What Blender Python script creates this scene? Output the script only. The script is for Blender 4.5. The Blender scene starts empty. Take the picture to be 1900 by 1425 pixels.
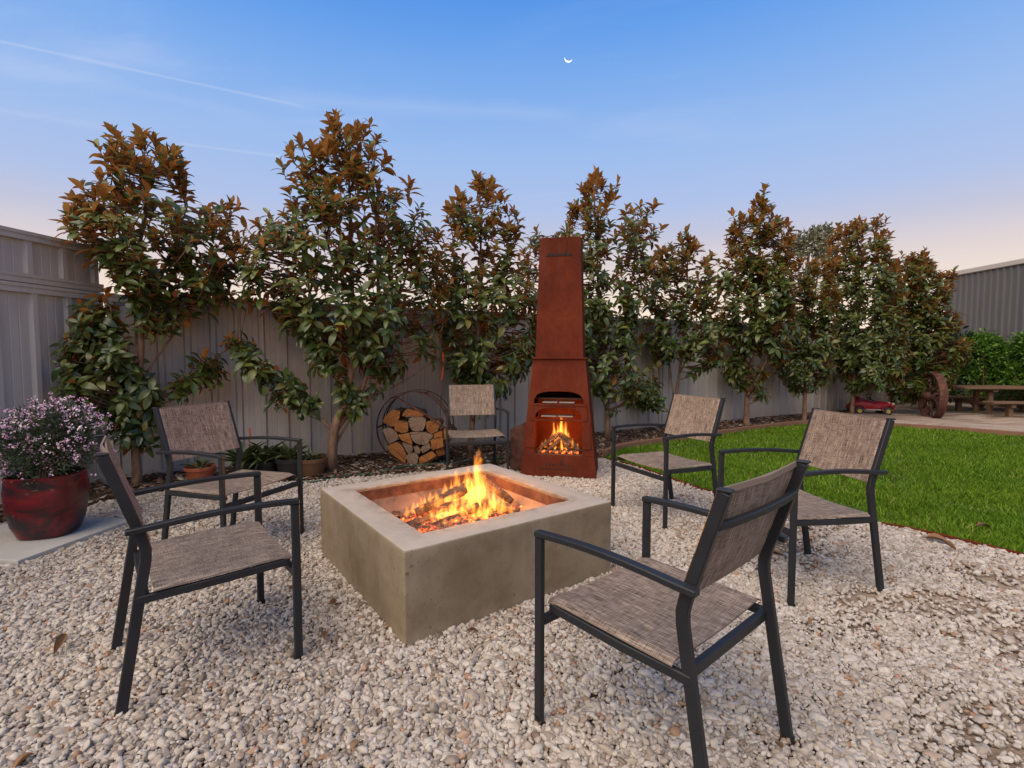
import bpy, bmesh, math, random
import numpy as np
from mathutils import Vector, Matrix, Quaternion
random.seed(7); RNG = np.random.default_rng(11)
SC = bpy.context.scene
COL = SC.collection
R = math.radians
# ------------------------------------------------------------------ camera
FPX, PITCH, CAMH = 944.0, R(3.31), 1.22        # focal length in photo pixels (1900 wide), tilt, height
cd = bpy.data.cameras.new('camera'); cam = bpy.data.objects.new('camera', cd); COL.objects.link(cam)
cd.sensor_width = 36; cd.lens = FPX / 1900 * 36; cd.clip_end = 3000; cd.clip_start = .05
cam.location = (0, 0, CAMH); cam.rotation_euler = (R(90) - PITCH, 0, 0)
SC.camera = cam
# ------------------------------------------------------------------ colour management
vs = SC.view_settings
vs.view_transform = 'Standard'; vs.look = 'None'; vs.gamma = 1; vs.exposure = 0.0
SC.cycles.use_denoising = True
SC.cycles.max_bounces = 6; SC.cycles.transparent_max_bounces = 12
SC.cycles.volume_step_rate = 0.6; SC.cycles.volume_max_steps = 96
SC.cycles.sample_clamp_indirect = 4
# ------------------------------------------------------------------ photo pixel -> place
_c, _s = math.cos(PITCH), math.sin(PITCH)
def ray(px, py):
    x = (px - 950) / FPX; u = -(py - 712.5) / FPX
    return Vector((x, _c + u * _s, -_s + u * _c))
def gnd(px, py, z=0.0):
    r = ray(px, py); t = (z - CAMH) / r.z
    return Vector((r.x * t, r.y * t, z))
def at(px, py, Y):
    r = ray(px, py); t = Y / r.y
    return Vector((r.x * t, Y, CAMH + r.z * t))

# ------------------------------------------------------------------ node helpers
class G:
    def __init__(s, nt): s.nt = nt
    def n(s, typ, **kw):
        nd = s.nt.nodes.new(typ)
        for k, v in kw.items(): setattr(nd, k, v)
        return nd
    def put(s, sock, v):
        if v is None: return
        if isinstance(v, bpy.types.NodeSocket): s.nt.links.new(v, sock)
        else:
            if hasattr(sock, 'default_value'):
                dv = sock.default_value
                if hasattr(dv, '__len__') and not hasattr(v, '__len__'): v = [v] * len(dv)
                elif hasattr(dv, '__len__') and len(dv) == 4 and len(v) == 3: v = (*v, 1)
                sock.default_value = v
    def math(s, op, a, b=None, c=None, clamp=False):
        nd = s.n('ShaderNodeMath', operation=op, use_clamp=clamp)
        for i, v in enumerate((a, b, c)): s.put(nd.inputs[i], v)
        return nd.outputs[0]
    def vmath(s, op, a, b=None, out=0):
        nd = s.n('ShaderNodeVectorMath', operation=op)
        s.put(nd.inputs[0], a); s.put(nd.inputs[1], b)
        return nd.outputs[out]
    def mix(s, f, a, b, blend='MIX'):
        nd = s.n('ShaderNodeMix', data_type='RGBA', blend_type=blend)
        s.put(nd.inputs[0], f); s.put(nd.inputs[6], a); s.put(nd.inputs[7], b)
        return nd.outputs[2]
    def ramp(s, f, stops, interp='LINEAR'):
        nd = s.n('ShaderNodeValToRGB'); cr = nd.color_ramp; cr.interpolation = interp
        while len(cr.elements) < len(stops): cr.elements.new(.5)
        for e, (p, c) in zip(cr.elements, stops):
            e.position = p; e.color = (c, c, c, 1) if not hasattr(c, '__len__') else (*c[:3], 1)
        s.put(nd.inputs[0], f); return nd.outputs[0]
    def noise(s, vec, scale, detail=3, rough=.55, dist=0.0, color=False):
        nd = s.n('ShaderNodeTexNoise'); s.put(nd.inputs['Vector'], vec); s.put(nd.inputs['Scale'], scale)
        s.put(nd.inputs['Detail'], detail); s.put(nd.inputs['Roughness'], rough); s.put(nd.inputs['Distortion'], dist)
        return nd.outputs[1 if color else 0]
    def voro(s, vec, scale, out='Distance', feature='F1'):
        nd = s.n('ShaderNodeTexVoronoi', feature=feature); s.put(nd.inputs['Vector'], vec); s.put(nd.inputs['Scale'], scale)
        return nd.outputs[out]
    def mapr(s, v, a, b, c=0.0, d=1.0, smooth=False):
        nd = s.n('ShaderNodeMapRange', interpolation_type='SMOOTHSTEP' if smooth else 'LINEAR')
        for i, q in enumerate((v, a, b, c, d)): s.put(nd.inputs[i], q)
        return nd.outputs[0]
    def scale(s, vec, sc):
        return s.vmath('MULTIPLY', vec, sc)
    def obj(s): return s.n('ShaderNodeTexCoord').outputs['Object']
    def uv(s): return s.n('ShaderNodeTexCoord').outputs['UV']
    def pos(s): return s.n('ShaderNodeNewGeometry').outputs['Position']
    def rnd(s): return s.n('ShaderNodeObjectInfo').outputs['Random']
    def sep(s, v):
        nd = s.n('ShaderNodeSeparateXYZ'); s.put(nd.inputs[0], v); return nd.outputs
    def bump(s, h, strength=.5, dist=.01):
        nd = s.n('ShaderNodeBump'); s.put(nd.inputs['Height'], h); nd.inputs['Strength'].default_value = strength
        nd.inputs['Distance'].default_value = dist; return nd.outputs[0]

def material(name, fn):
    m = bpy.data.materials.new(name); m.use_nodes = True
    g = G(m.node_tree); b = m.node_tree.nodes['Principled BSDF']
    fn(g, b); return m
def setp(g, b, col=None, rough=None, metal=None, normal=None, spec=None, **kw):
    g.put(b.inputs['Base Color'], col); g.put(b.inputs['Roughness'], rough); g.put(b.inputs['Metallic'], metal)
    if normal is not None: g.put(b.inputs['Normal'], normal)
    if spec is not None: g.put(b.inputs['Specular IOR Level'], spec)
    for k, v in kw.items(): g.put(b.inputs[k], v)

# ------------------------------------------------------------------ sky, sun
SUN_ELEV, SUN_AZ = R(50.0), R(216.0)   # broad soft light from high behind the camera (azimuth from +Y, clockwise)
W = bpy.data.worlds.new('World'); SC.world = W; W.use_nodes = True
def build_world():
    g = G(W.node_tree); bg = W.node_tree.nodes['Background']
    d = g.vmath('NORMALIZE', g.n('ShaderNodeTexCoord').outputs['Generated'])
    x, y, z = g.sep(d)
    sky = g.n('ShaderNodeTexSky', sky_type='NISHITA'); sky.sun_disc = False
    sky.sun_elevation = SUN_ELEV; sky.sun_rotation = SUN_AZ; sky.altitude = 200
    sky.air_density = 1.0; sky.dust_density = .6; sky.ozone_density = 2.5
    el = g.math('ARCSINE', z)
    dome = g.ramp(g.mapr(el, R(-2), R(70)), [
        (0.00, (1.25, .95, .70)), (.06, (1.15, .90, .70)), (.11, (.98, .80, .66)), (.16, (.80, .69, .68)), (.20, (.595, .60, .745)), (.24, (.47, .58, .86)),
        (.317, (.36, .545, .91)), (.40, (.23, .455, .91)), (.46, (.142, .375, .89)), (.52, (.080, .30, .85)), (.64, (.065, .22, .60)), (1.0, (.06, .165, .40))])
    nish = g.mix(1.0, sky.outputs[0], (.09, .09, .09, 1), 'MULTIPLY')
    c = g.mix(.10, dome, nish)
    # thin high cirrus and vapour trails
    inv = g.math('DIVIDE', 1.0, g.math('MAXIMUM', z, .06))
    pl = g.vmath('MULTIPLY', d, g.n('ShaderNodeCombineXYZ').outputs[0])
    comb = g.n('ShaderNodeCombineXYZ')
    g.put(comb.inputs[0], g.math('MULTIPLY', x, inv)); g.put(comb.inputs[1], g.math('MULTIPLY', y, inv))
    rot = g.n('ShaderNodeVectorRotate', rotation_type='Z_AXIS'); g.put(rot.inputs['Vector'], comb.outputs[0]); rot.inputs['Angle'].default_value = R(8)
    st = g.scale(rot.outputs[0], (.35, 1.5, 1))
    wisp = g.noise(st, 1.3, 6, .6, .7)
    big = g.noise(rot.outputs[0], .55, 3, .5)
    wf = g.math('MULTIPLY', g.mapr(wisp, .47, .78, 0, 1, True), g.mapr(big, .40, .62, 0, 1, True))
    wf = g.math('MULTIPLY', wf, g.mapr(el, R(6), R(18)))
    c = g.mix(g.math('MULTIPLY', wf, .24), c, (.80, .80, .93, 1))
    def trail(p0, p1, width, amt):
        nonlocal c
        a = ray(*p0).normalized(); b = ray(*p1).normalized(); nrm = a.cross(b).normalized(); mid = (a + b).normalized()
        along = (b - a).normalized(); half = (b - a).length / 2
        dist = g.math('ABSOLUTE', g.vmath('DOT_PRODUCT', d, tuple(nrm), 1))
        t = g.vmath('DOT_PRODUCT', d, tuple(along), 1)
        off = g.noise(d, 9, 4)
        wv = g.math('MULTIPLY', width, g.mapr(off, .3, .7, .5, 1.6))
        m = g.math('SUBTRACT', 1.0, g.math('DIVIDE', dist, wv), clamp=True)
        m = g.math('MULTIPLY', m, g.mapr(g.math('ABSOLUTE', t), half * .8, half * 1.15, 1, 0, True))
        m = g.math('MULTIPLY', m, g.mapr(g.vmath('DOT_PRODUCT', d, tuple(mid), 1), .2, .4))
        c = g.mix(g.math('MULTIPLY', m, amt), c, (.92, .88, .93, 1))
    trail((-300, 12), (560, 197), .0030, .16)
    trail((-250, 62), (470, 215), .016, .05)
    trail((330, 266), (530, 291), .0040, .12)
    trail((480, 182), (1060, 214), .018, .09)
    trail((-200, 172), (240, 243), .006, .07)
    g.put(bg.inputs[0], c); bg.inputs[1].default_value = 1.0
build_world()
sd = bpy.data.lights.new('sun', 'SUN'); sun = bpy.data.objects.new('sun', sd); COL.objects.link(sun)
sd.energy = 4.4; sd.angle = R(70); sd.color = (1, .815, .585)
sdir = Vector((math.sin(SUN_AZ) * math.cos(SUN_ELEV), math.cos(SUN_AZ) * math.cos(SUN_ELEV), math.sin(SUN_ELEV)))
sun.rotation_euler = (-sdir).to_track_quat('-Z', 'Y').to_euler()

# ------------------------------------------------------------------ mesh helpers
def empty(name, loc=(0, 0, 0), rz=0.0, parent=None):
    o = bpy.data.objects.new(name, None); COL.objects.link(o); o.location = loc; o.rotation_euler = (0, 0, rz)
    o.empty_display_size = .1
    if parent: o.parent = parent
    return o
def tag(o, label=None, cat=None, group=None, kind=None):
    if label: o['label'] = label
    if cat: o['category'] = cat
    if group: o['group'] = group
    if kind: o['kind'] = kind
    return o
def link(name, me, parent=None, loc=(0, 0, 0), rot=(0, 0, 0)):
    o = bpy.data.objects.new(name, me); COL.objects.link(o); o.location = loc; o.rotation_euler = rot
    if parent: o.parent = parent
    return o
class MB:
    def __init__(s): s.v = []; s.f = []; s.mi = []; s.uvs = {}; s.cur = 0
    def add(s, vs, fs):
        k = len(s.v); s.v += [tuple(q) for q in vs]
        for f in fs: s.f.append([i + k for i in f]); s.mi.append(s.cur)
    def box(s, c, d, rot=None):
        hx, hy, hz = d[0] / 2, d[1] / 2, d[2] / 2; M_ = rot or Matrix.Identity(3); c = Vector(c)
        vs = [c + M_ @ Vector((a * hx, b * hy, e * hz)) for e in (-1, 1) for a, b in ((-1, -1), (1, -1), (1, 1), (-1, 1))]
        s.add(vs, [(3, 2, 1, 0), (4, 5, 6, 7), (0, 1, 5, 4), (1, 2, 6, 5), (2, 3, 7, 6), (3, 0, 4, 7)])
    def bar(s, pts, w, h, side):
        """rectangular tube along pts; side = width direction"""
        side = Vector(side).normalized(); rings = []; n = len(pts); pts = [Vector(p) for p in pts]
        for i, p in enumerate(pts):
            if i == 0: t = (pts[1] - p).normalized(); k = 1
            elif i == n - 1: t = (p - pts[-2]).normalized(); k = 1
            else:
                a = (p - pts[i - 1]).normalized(); b = (pts[i + 1] - p).normalized(); t = (a + b).normalized(); k = 1 / max(.4, t.dot(b))
            sd_ = (side - t * side.dot(t)).normalized(); up = t.cross(sd_).normalized() * k
            rings.append([p + sd_ * (a * w / 2) + up * (b * h / 2) for a, b in ((-1, -1), (1, -1), (1, 1), (-1, 1))])
        vs = [q for r_ in rings for q in r_]; fs = [(0, 1, 2, 3)[::-1]]
        for i in range(n - 1):
            for j in range(4):
                fs.append((i * 4 + j, i * 4 + (j + 1) % 4, i * 4 + 4 + (j + 1) % 4, i * 4 + 4 + j))
        e = (n - 1) * 4; fs.append((e, e + 1, e + 2, e + 3)); s.add(vs, fs)
    def tube(s, pts, rad, seg=6, cap=True):
        pts = [Vector(p) for p in pts]; n = len(pts)
        if not hasattr(rad, '__len__'): rad = [rad] * n
        ref = Vector((.3, .2, 1)) if abs((pts[-1] - pts[0]).normalized().z) < .9 else Vector((1, .1, 0))
        vs = []; fs = []
        for i, p in enumerate(pts):
            t = (pts[min(i + 1, n - 1)] - pts[max(i - 1, 0)]).normalized()
            a = (ref - t * ref.dot(t)).normalized(); b = t.cross(a); ref = a
            for j in range(seg):
                q = 2 * math.pi * j / seg; vs.append(p + (a * math.cos(q) + b * math.sin(q)) * rad[i])
        for i in range(n - 1):
            for j in range(seg):
                fs.append((i * seg + j, i * seg + (j + 1) % seg, (i + 1) * seg + (j + 1) % seg, (i + 1) * seg + j))
        if cap:
            fs.append(tuple(range(seg))[::-1]); fs.append(tuple(range((n - 1) * seg, n * seg)))
        s.add(vs, fs)
    def lathe(s, prof, seg=24, c=(0, 0, 0), power=2.0):
        """prof: (r,z) list; power>2 squares the section"""
        vs = []; fs = []; n = len(prof)
        for r_, z in prof:
            for j in range(seg):
                q = 2 * math.pi * j / seg; ca, sa = math.cos(q), math.sin(q)
                k = (abs(ca) ** power + abs(sa) ** power) ** (-1 / power)
                vs.append((c[0] + r_ * ca * k, c[1] + r_ * sa * k, c[2] + z))
        for i in range(n - 1):
            for j in range(seg):
                fs.append((i * seg + j, i * seg + (j + 1) % seg, (i + 1) * seg + (j + 1) % seg, (i + 1) * seg + j))
        fs.append(tuple(range(seg))[::-1]); fs.append(tuple(range((n - 1) * seg, n * seg)))
        s.add(vs, fs)
    def prism(s, poly, thick, frame):
        """poly: (a,b) list counter-clockwise; frame(a,b,t) -> point; t in 0..thick"""
        n = len(poly)
        vs = [frame(a, b, 0) for a, b in poly] + [frame(a, b, thick) for a, b in poly]
        fs = [tuple(range(n))[::-1], tuple(range(n, 2 * n))] + [(i, (i + 1) % n, n + (i + 1) % n, n + i) for i in range(n)]
        s.add(vs, fs)
    def mesh(s, name, mats, smooth=False, bevel=0, fixn=True, seg=1):
        me = bpy.data.meshes.new(name); me.from_pydata(s.v, [], s.f)
        for m in (mats if isinstance(mats, (list, tuple)) else [mats]): me.materials.append(m)
        if any(s.mi): me.polygons.foreach_set('material_index', s.mi)
        if fixn or bevel:
            bm = bmesh.new(); bm.from_mesh(me)
            if fixn: bmesh.ops.recalc_face_normals(bm, faces=bm.faces)
            if bevel:
                es = [e for e in bm.edges if len(e.link_faces) == 2 and e.calc_face_angle(0) > .5]
                bmesh.ops.bevel(bm, geom=es, offset=bevel, segments=seg, affect='EDGES', profile=.6, clamp_overlap=True)
            bm.to_mesh(me); bm.free()
        if smooth is True: me.polygons.foreach_set('use_smooth', [True] * len(me.polygons))
        elif smooth: 
            me.polygons.foreach_set('use_smooth', [True] * len(me.polygons)); me.set_sharp_from_angle(angle=smooth)
        me.update(); return me
    def build(s, name, mats, parent=None, loc=(0, 0, 0), rot=(0, 0, 0), **kw):
        return link(name, s.mesh(name, mats, **kw), parent, loc, rot)
def raw_mesh(name, V, F, mat, smooth=False, attr=None):
    """V (n,3) float, F (m,k) int: fast mesh from arrays"""
    me = bpy.data.meshes.new(name); V = np.ascontiguousarray(V, dtype=np.float32); F = np.ascontiguousarray(F, dtype=np.int32)
    m, k = F.shape
    me.vertices.add(len(V)); me.vertices.foreach_set('co', V.ravel())
    me.loops.add(m * k); me.loops.foreach_set('vertex_index', F.ravel())
    me.polygons.add(m); me.polygons.foreach_set('loop_start', np.arange(0, m * k, k, dtype=np.int32))
    if smooth: me.polygons.foreach_set('use_smooth', np.ones(m, dtype=bool))
    if attr is not None:
        a = me.attributes.new('rnd', 'FLOAT', 'FACE'); a.data.foreach_set('value', np.ascontiguousarray(attr, dtype=np.float32))
    me.materials.append(mat); me.update(calc_edges=True); return me
def sheet(name, pts, z, mat, kind='structure', res=None, amp=0.0):
    me = bpy.data.meshes.new(name); bm = bmesh.new()
    vs = [bm.verts.new((p[0], p[1], z)) for p in pts]; f = bm.faces.new(vs)
    if f.normal.z < 0: bmesh.ops.reverse_faces(bm, faces=[f])
    bmesh.ops.recalc_face_normals(bm, faces=bm.faces)
    bmesh.ops.triangulate(bm, faces=bm.faces)
    for f in bm.faces:
        if f.normal.z < 0: f.normal_flip()
    bm.to_mesh(me); bm.free(); me.materials.append(mat)
    return tag(link(name, me), kind=kind)
def inside(P, poly):
    P = np.asarray(P); x, y = P[:, 0], P[:, 1]; r = np.zeros(len(P), bool); n = len(poly); j = n - 1
    for i in range(n):
        xi, yi = poly[i][0], poly[i][1]; xj, yj = poly[j][0], poly[j][1]
        c = ((yi > y) != (yj > y)) & (x < (xj - xi) * (y - yi) / (yj - yi + 1e-12) + xi); r ^= c; j = i
    return r
def sm(pts, n=8):
    """Catmull-Rom through points"""
    P = [Vector(p) for p in pts]; out = []
    for i in range(len(P) - 1):
        a, b, c, d = P[max(i - 1, 0)], P[i], P[i + 1], P[min(i + 2, len(P) - 1)]
        for k in range(n):
            t = k / n
            out.append(.5 * ((2 * b) + (c - a) * t + (2 * a - 5 * b + 4 * c - d) * t * t + (3 * b - a - 3 * c + d) * t ** 3))
    out.append(P[-1]); return out
def vnoise(P, scale, seed=0):
    """cheap smooth 2-D value noise for layouts"""
    rg = np.random.default_rng(seed); T = rg.random((64, 64)); q = np.asarray(P)[:, :2] * scale + 100
    i = np.floor(q).astype(int); f = q - i; f = f * f * (3 - 2 * f); a, b = i[:, 0] % 64, i[:, 1] % 64; a1, b1 = (a + 1) % 64, (b + 1) % 64
    return (T[a, b] * (1 - f[:, 0]) + T[a1, b] * f[:, 0]) * (1 - f[:, 1]) + (T[a, b1] * (1 - f[:, 0]) + T[a1, b1] * f[:, 0]) * f[:, 1]

# ------------------------------------------------------------------ materials
def m_steel_sheet(g, b):        # powder coated fence steel
    p = g.pos(); n = g.noise(g.scale(p, (3, 3, .5)), 2, 4); r = g.rnd()
    streak = g.noise(g.scale(p, (30, 30, .8)), 2, 3)
    c = g.mix(g.mapr(n, .3, .7), (.425, .398, .372), (.50, .47, .44))
    c = g.mix(g.mapr(streak, .5, .8, 0, .3), c, (.40, .365, .335))
    c = g.mix(g.mapr(g.sep(p)[2], .0, .28, .45, 0), c, (.20, .155, .12))   # splashed soil
    c = g.mix(g.math('MULTIPLY', r, .14), c, (.25, .23, .22))
    setp(g, b, c, g.mapr(n, .3, .7, .42, .6), 0, g.bump(g.noise(g.scale(p, (60, 60, 4)), 1.5, 2), .12, .004), .4)
FENCE = material('fence_steel', m_steel_sheet)
def m_shed(g, b):
    p = g.pos(); n = g.noise(g.scale(p, (4, 4, .6)), 2, 4)
    setp(g, b, g.mix(n, (.095, .090, .094), (.135, .128, .130)), .55, 0, spec=.25)
SHED = material('shed_steel', m_shed)
SHEDTRIM = material('shed_trim', lambda g, b: setp(g, b, g.mix(g.noise(g.pos(), 6), (.42, .37, .33), (.5, .45, .40)), .55))
def m_concrete(g, b):
    p = g.obj(); n1 = g.noise(p, 2.6, 6, .62, .4); n2 = g.noise(p, 9, 5, .6); n3 = g.noise(p, 60, 3)
    c = g.ramp(n1, [(.28, (.145, .108, .067)), (.45, (.195, .150, .098)), (.6, (.225, .178, .122)), (.75, (.27, .222, .162))])
    c = g.mix(g.mapr(n2, .42, .72, 0, .6), c, (.125, .09, .055)); c = g.mix(g.mapr(g.noise(g.scale(p, (2, 2, .5)), 3, 4, .6), .52, .75, 0, .4), c, (.30, .25, .19))
    c = g.mix(g.math('MULTIPLY', n3, .14), c, (.36, .31, .25))
    v = g.voro(g.vmath('ADD', p, g.scale(g.noise(p, 30, 2, color=True), (.02, .02, .02))), 17); sel = g.noise(p, 5, 2)
    size = g.mapr(sel, .38, .70, 0.02, .20)
    hole = g.math('MULTIPLY', g.math('LESS_THAN', v, size), g.math('GREATER_THAN', g.noise(p, 14, 1), .50))
    v2 = g.voro(p, 55); hole2 = g.math('MULTIPLY', g.math('LESS_THAN', v2, .17), g.math('GREATER_THAN', g.noise(p, 8, 1), .47))
    hole = g.math('MAXIMUM', hole, hole2)
    c = g.mix(g.math('MULTIPLY', hole, .75), c, (.12, .095, .07))
    h = g.math('SUBTRACT', g.math('ADD', g.math('MULTIPLY', n2, .35), g.math('MULTIPLY', n3, .12)), hole)
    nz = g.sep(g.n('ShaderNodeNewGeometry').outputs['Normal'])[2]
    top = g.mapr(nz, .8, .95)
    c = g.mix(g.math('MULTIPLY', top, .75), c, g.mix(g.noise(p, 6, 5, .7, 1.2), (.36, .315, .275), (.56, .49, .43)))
    ax, ay, az = g.sep(p); edge = g.math('MAXIMUM', g.math('ABSOLUTE', ax), g.math('ABSOLUTE', ay)); sm_ = g.math('MULTIPLY', g.mapr(edge, .452, .54, 1, 0), g.mapr(g.noise(p, 7, 5, .7, 1), .42, .66))
    c = g.mix(g.math('MULTIPLY', sm_, .6), c, (.075, .05, .036))          # smoke stains round the opening
    c = g.mix(g.math('MULTIPLY', g.mapr(az, .0, .07, 1, 0), g.mapr(g.noise(p, 11, 4, .7), .4, .65, .1, .6)), c, (.30, .245, .185))   # gravel dust at the foot
    setp(g, b, c, g.mapr(n2, .3, .7, .62, .85), 0, g.bump(h, .5, .006), .18)
CONCRETE = material('concrete', m_concrete)
def m_rust(g, b):
    p = g.obj(); n1 = g.noise(p, 2.2, 5, .6, .3); n2 = g.noise(p, 24, 5, .7); n3 = g.noise(p, 140, 2); st = g.noise(g.scale(p, (9, 9, .7)), 2, 4)
    c = g.ramp(n1, [(.3, (.070, .0125, .006)), (.5, (.105, .019, .0085)), (.7, (.140, .030, .012))])
    c = g.mix(g.mapr(n2, .45, .75, 0, .5), c, (.060, .014, .008))
    c = g.mix(g.mapr(n3, .55, .75, 0, .3), c, (.21, .055, .02))
    c = g.mix(g.mapr(st, .55, .8, 0, .3), c, (.11, .05, .04))
    setp(g, b, c, g.mapr(n2, .3, .7, .7, .9), .0, g.bump(g.math('ADD', n2, g.math('MULTIPLY', n3, .4)), .25, .003), .12)
RUST = material('rusted_steel', m_rust)
DARKRUST = material('dark_rusted_iron', lambda g, b: setp(g, b, g.ramp(g.noise(g.obj(), 14, 5, .65), [(.3, (.040, .018, .014)), (.5, (.085, .036, .027)), (.7, (.14, .062, .043))]), .75, .2, g.bump(g.noise(g.obj(), 60, 3), .25, .003), .3))
SOOT = material('sooted_steel', lambda g, b: setp(g, b, g.mix(g.noise(g.obj(), 9, 4), (.02, .014, .011), (.10, .045, .025)), .85))
def m_tray(g, b):
    p = g.obj(); n = g.noise(p, 5, 5, .6); s = g.voro(p, 26)
    c = g.mix(g.mapr(n, .35, .7), (.20, .115, .08), (.31, .20, .15)); c = g.mix(g.mapr(g.noise(p, 3.2, 5, .65, .8), .42, .62, 0, .75), c, (.045, .03, .024))
    c = g.mix(g.math('MULTIPLY', g.math('LESS_THAN', s, .10), .7), c, (.05, .03, .02))
    setp(g, b, c, .6, .25, g.bump(n, .2, .004))
TRAY = material('fire_tray_steel', m_tray)
CUT = material('cut_mark', lambda g, b: setp(g, b, (.018, .010, .008), .9))
def m_frame(g, b):
    p = g.obj(); n = g.noise(p, 7, 3); f = g.noise(p, 220, 2)
    c = g.mix(n, (.014, .015, .0185), (.022, .0235, .028))
    c = g.mix(g.mapr(g.noise(p, 34, 3), .64, .78, 0, .3), c, (.05, .046, .042))
    setp(g, b, c, g.mapr(n, .3, .7, .36, .5), 0, g.bump(f, .12, .0008), .32)
FRAME = material('charcoal_powder_coat', m_frame)
RUBBER = material('black_foot_cap', lambda g, b: setp(g, b, (.012, .012, .013), .7))
def m_sling(g, b):
    uv = g.uv(); wv = g.noise(g.scale(uv, (1, .045, 1)), 330, 2, .6); wf = g.noise(g.scale(uv, (.06, 1, 1)), 330, 2, .6)
    pl = g.noise(g.scale(uv, (1, .10, 1)), 34, 3, .6); pl2 = g.noise(g.scale(uv, (.14, 1, 1)), 26, 3, .6)
    fine = g.noise(uv, 900, 1); big = g.noise(uv, 3.5, 3)
    t = g.math('ADD', g.math('MULTIPLY', wv, .56), g.math('MULTIPLY', wf, .34))
    t = g.math('ADD', t, g.math('ADD', g.math('MULTIPLY', pl, .17), g.math('MULTIPLY', pl2, .10)))
    t = g.math('ADD', t, g.math('MULTIPLY', g.math('SUBTRACT', fine, .5), .12))
    c = g.ramp(g.mapr(t, .45, .73), [(0, (.040, .029, .024)), (.3, (.130, .098, .080)), (.6, (.265, .204, .162)), (1, (.46, .365, .29))])
    c = g.mix(g.mapr(big, .35, .7, 0, .2), c, (.13, .105, .095))
    setp(g, b, c, .72, 0, g.bump(g.math('ADD', wv, wf), .3, .0012), .3)
SLING = material('woven_sling_fabric', m_sling)
def m_dirt(g, b):
    p = g.pos(); n = g.noise(p, 1.7, 6, .6); f = g.noise(p, 45, 4, .7); s = g.voro(p, 90)
    c = g.ramp(n, [(.3, (.26, .19, .14)), (.5, (.34, .255, .192)), (.72, (.42, .33, .26))])
    c = g.mix(g.mapr(f, .4, .7, 0, .3), c, (.24, .175, .13))
    gap_shade = g.mapr(g.math('ADD', g.sep(p)[0], g.math('MULTIPLY', n, .8)), 1.3, 2.1, 1, 0, True)      # shade between stones painted into the soil, pale trodden dirt by the lawn
    c = g.mix(g.math('MULTIPLY', gap_shade, .85), c, (.085, .058, .040))
    setp(g, b, c, .95, 0, g.bump(g.math('ADD', f, g.math('MULTIPLY', s, .6)), .8, .012), .2)
DIRT = material('bare_dirt', m_dirt)
def m_mulch(g, b):
    p = g.pos(); n = g.noise(p, 3, 5); f = g.noise(p, 60, 4, .75); s = g.voro(p, 42, 'Color')
    c = g.mix(g.mapr(f, .35, .7), (.030, .020, .014), (.115, .072, .048))
    c = g.mix(g.mapr(n, .5, .75, 0, .4), c, (.12, .09, .065))
    setp(g, b, c, .95, 0, g.bump(f, 1.0, .02), .15)
MULCH = material('mulch_soil', m_mulch)
def m_sand(g, b):
    p = g.pos(); n = g.noise(g.scale(p, (.6, 1.6, 1)), 1.6, 5, .6, .6); f = g.noise(p, 22, 5, .7)
    c = g.ramp(n, [(.3, (.16, .115, .085)), (.45, (.28, .215, .175)), (.6, (.40, .33, .285)), (.8, (.45, .385, .335))])
    c = g.mix(g.mapr(f, .45, .75, 0, .45), c, (.19, .14, .105))
    setp(g, b, c, .95, 0, g.bump(g.math('ADD', n, g.math('MULTIPLY', f, .4)), .9, .05), .2)
SAND = material('trodden_sand', m_sand)
LAWNSOIL = material('lawn_soil', lambda g, b: setp(g, b, g.mix(g.noise(g.pos(), 14, 4), (.030, .050, .012), (.055, .085, .020)), .95))
def m_grass(g, b):
    at_ = g.n('ShaderNodeAttribute', attribute_name='rnd').outputs['Fac']; p = g.pos(); n = g.noise(p, 1.3, 4, .6)
    c = g.ramp(at_, [(0, (.038, .090, .006)), (.3, (.080, .178, .009)), (.7, (.145, .275, .018)), (.93, (.25, .36, .04)), (1, (.44, .38, .14))])
    c = g.mix(g.mapr(n, .35, .7, 0, .35), c, (.20, .28, .02))
    setp(g, b, c, .6, 0, spec=.15); 
    tr = g.n('ShaderNodeBsdfTranslucent'); g.put(tr.inputs[0], c); mx = g.n('ShaderNodeMixShader'); mx.inputs[0].default_value = .3
    o = g.nt.nodes['Material Output']; g.nt.links.new(b.outputs[0], mx.inputs[1]); g.nt.links.new(tr.outputs[0], mx.inputs[2]); g.nt.links.new(mx.outputs[0], o.inputs[0])
GRASS = material('grass_blades', m_grass)
def m_pebble(g, b):
    t = g.n('ShaderNodeAttribute', attribute_type='INSTANCER', attribute_name='tone').outputs['Fac']; p = g.obj()
    n = g.noise(g.vmath('ADD', p, g.scale(g.n('ShaderNodeCombineXYZ').outputs[0], (1, 1, 1))), 2.2, 4, .6); f = g.noise(p, 12, 3)
    c = g.ramp(t, [(0, (.10, .074, .056)), (.12, (.215, .166, .130)), (.3, (.335, .283, .238)), (.55, (.45, .398, .35)), (.8, (.55, .508, .468)),
                   (.9, (.38, .35, .31)), (.94, (.37, .215, .125)), (1, (.27, .125, .06))])
    c = g.mix(g.mapr(n, .4, .75, 0, .45), c, (.25, .19, .145)); c = g.mix(g.math('MULTIPLY', f, .12), c, (.52, .48, .43))
    setp(g, b, c, g.mapr(f, .3, .7, .5, .75), 0, g.bump(f, .15, .05), .35)
PEBBLE = material('pale_river_pebbles', m_pebble)
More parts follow.
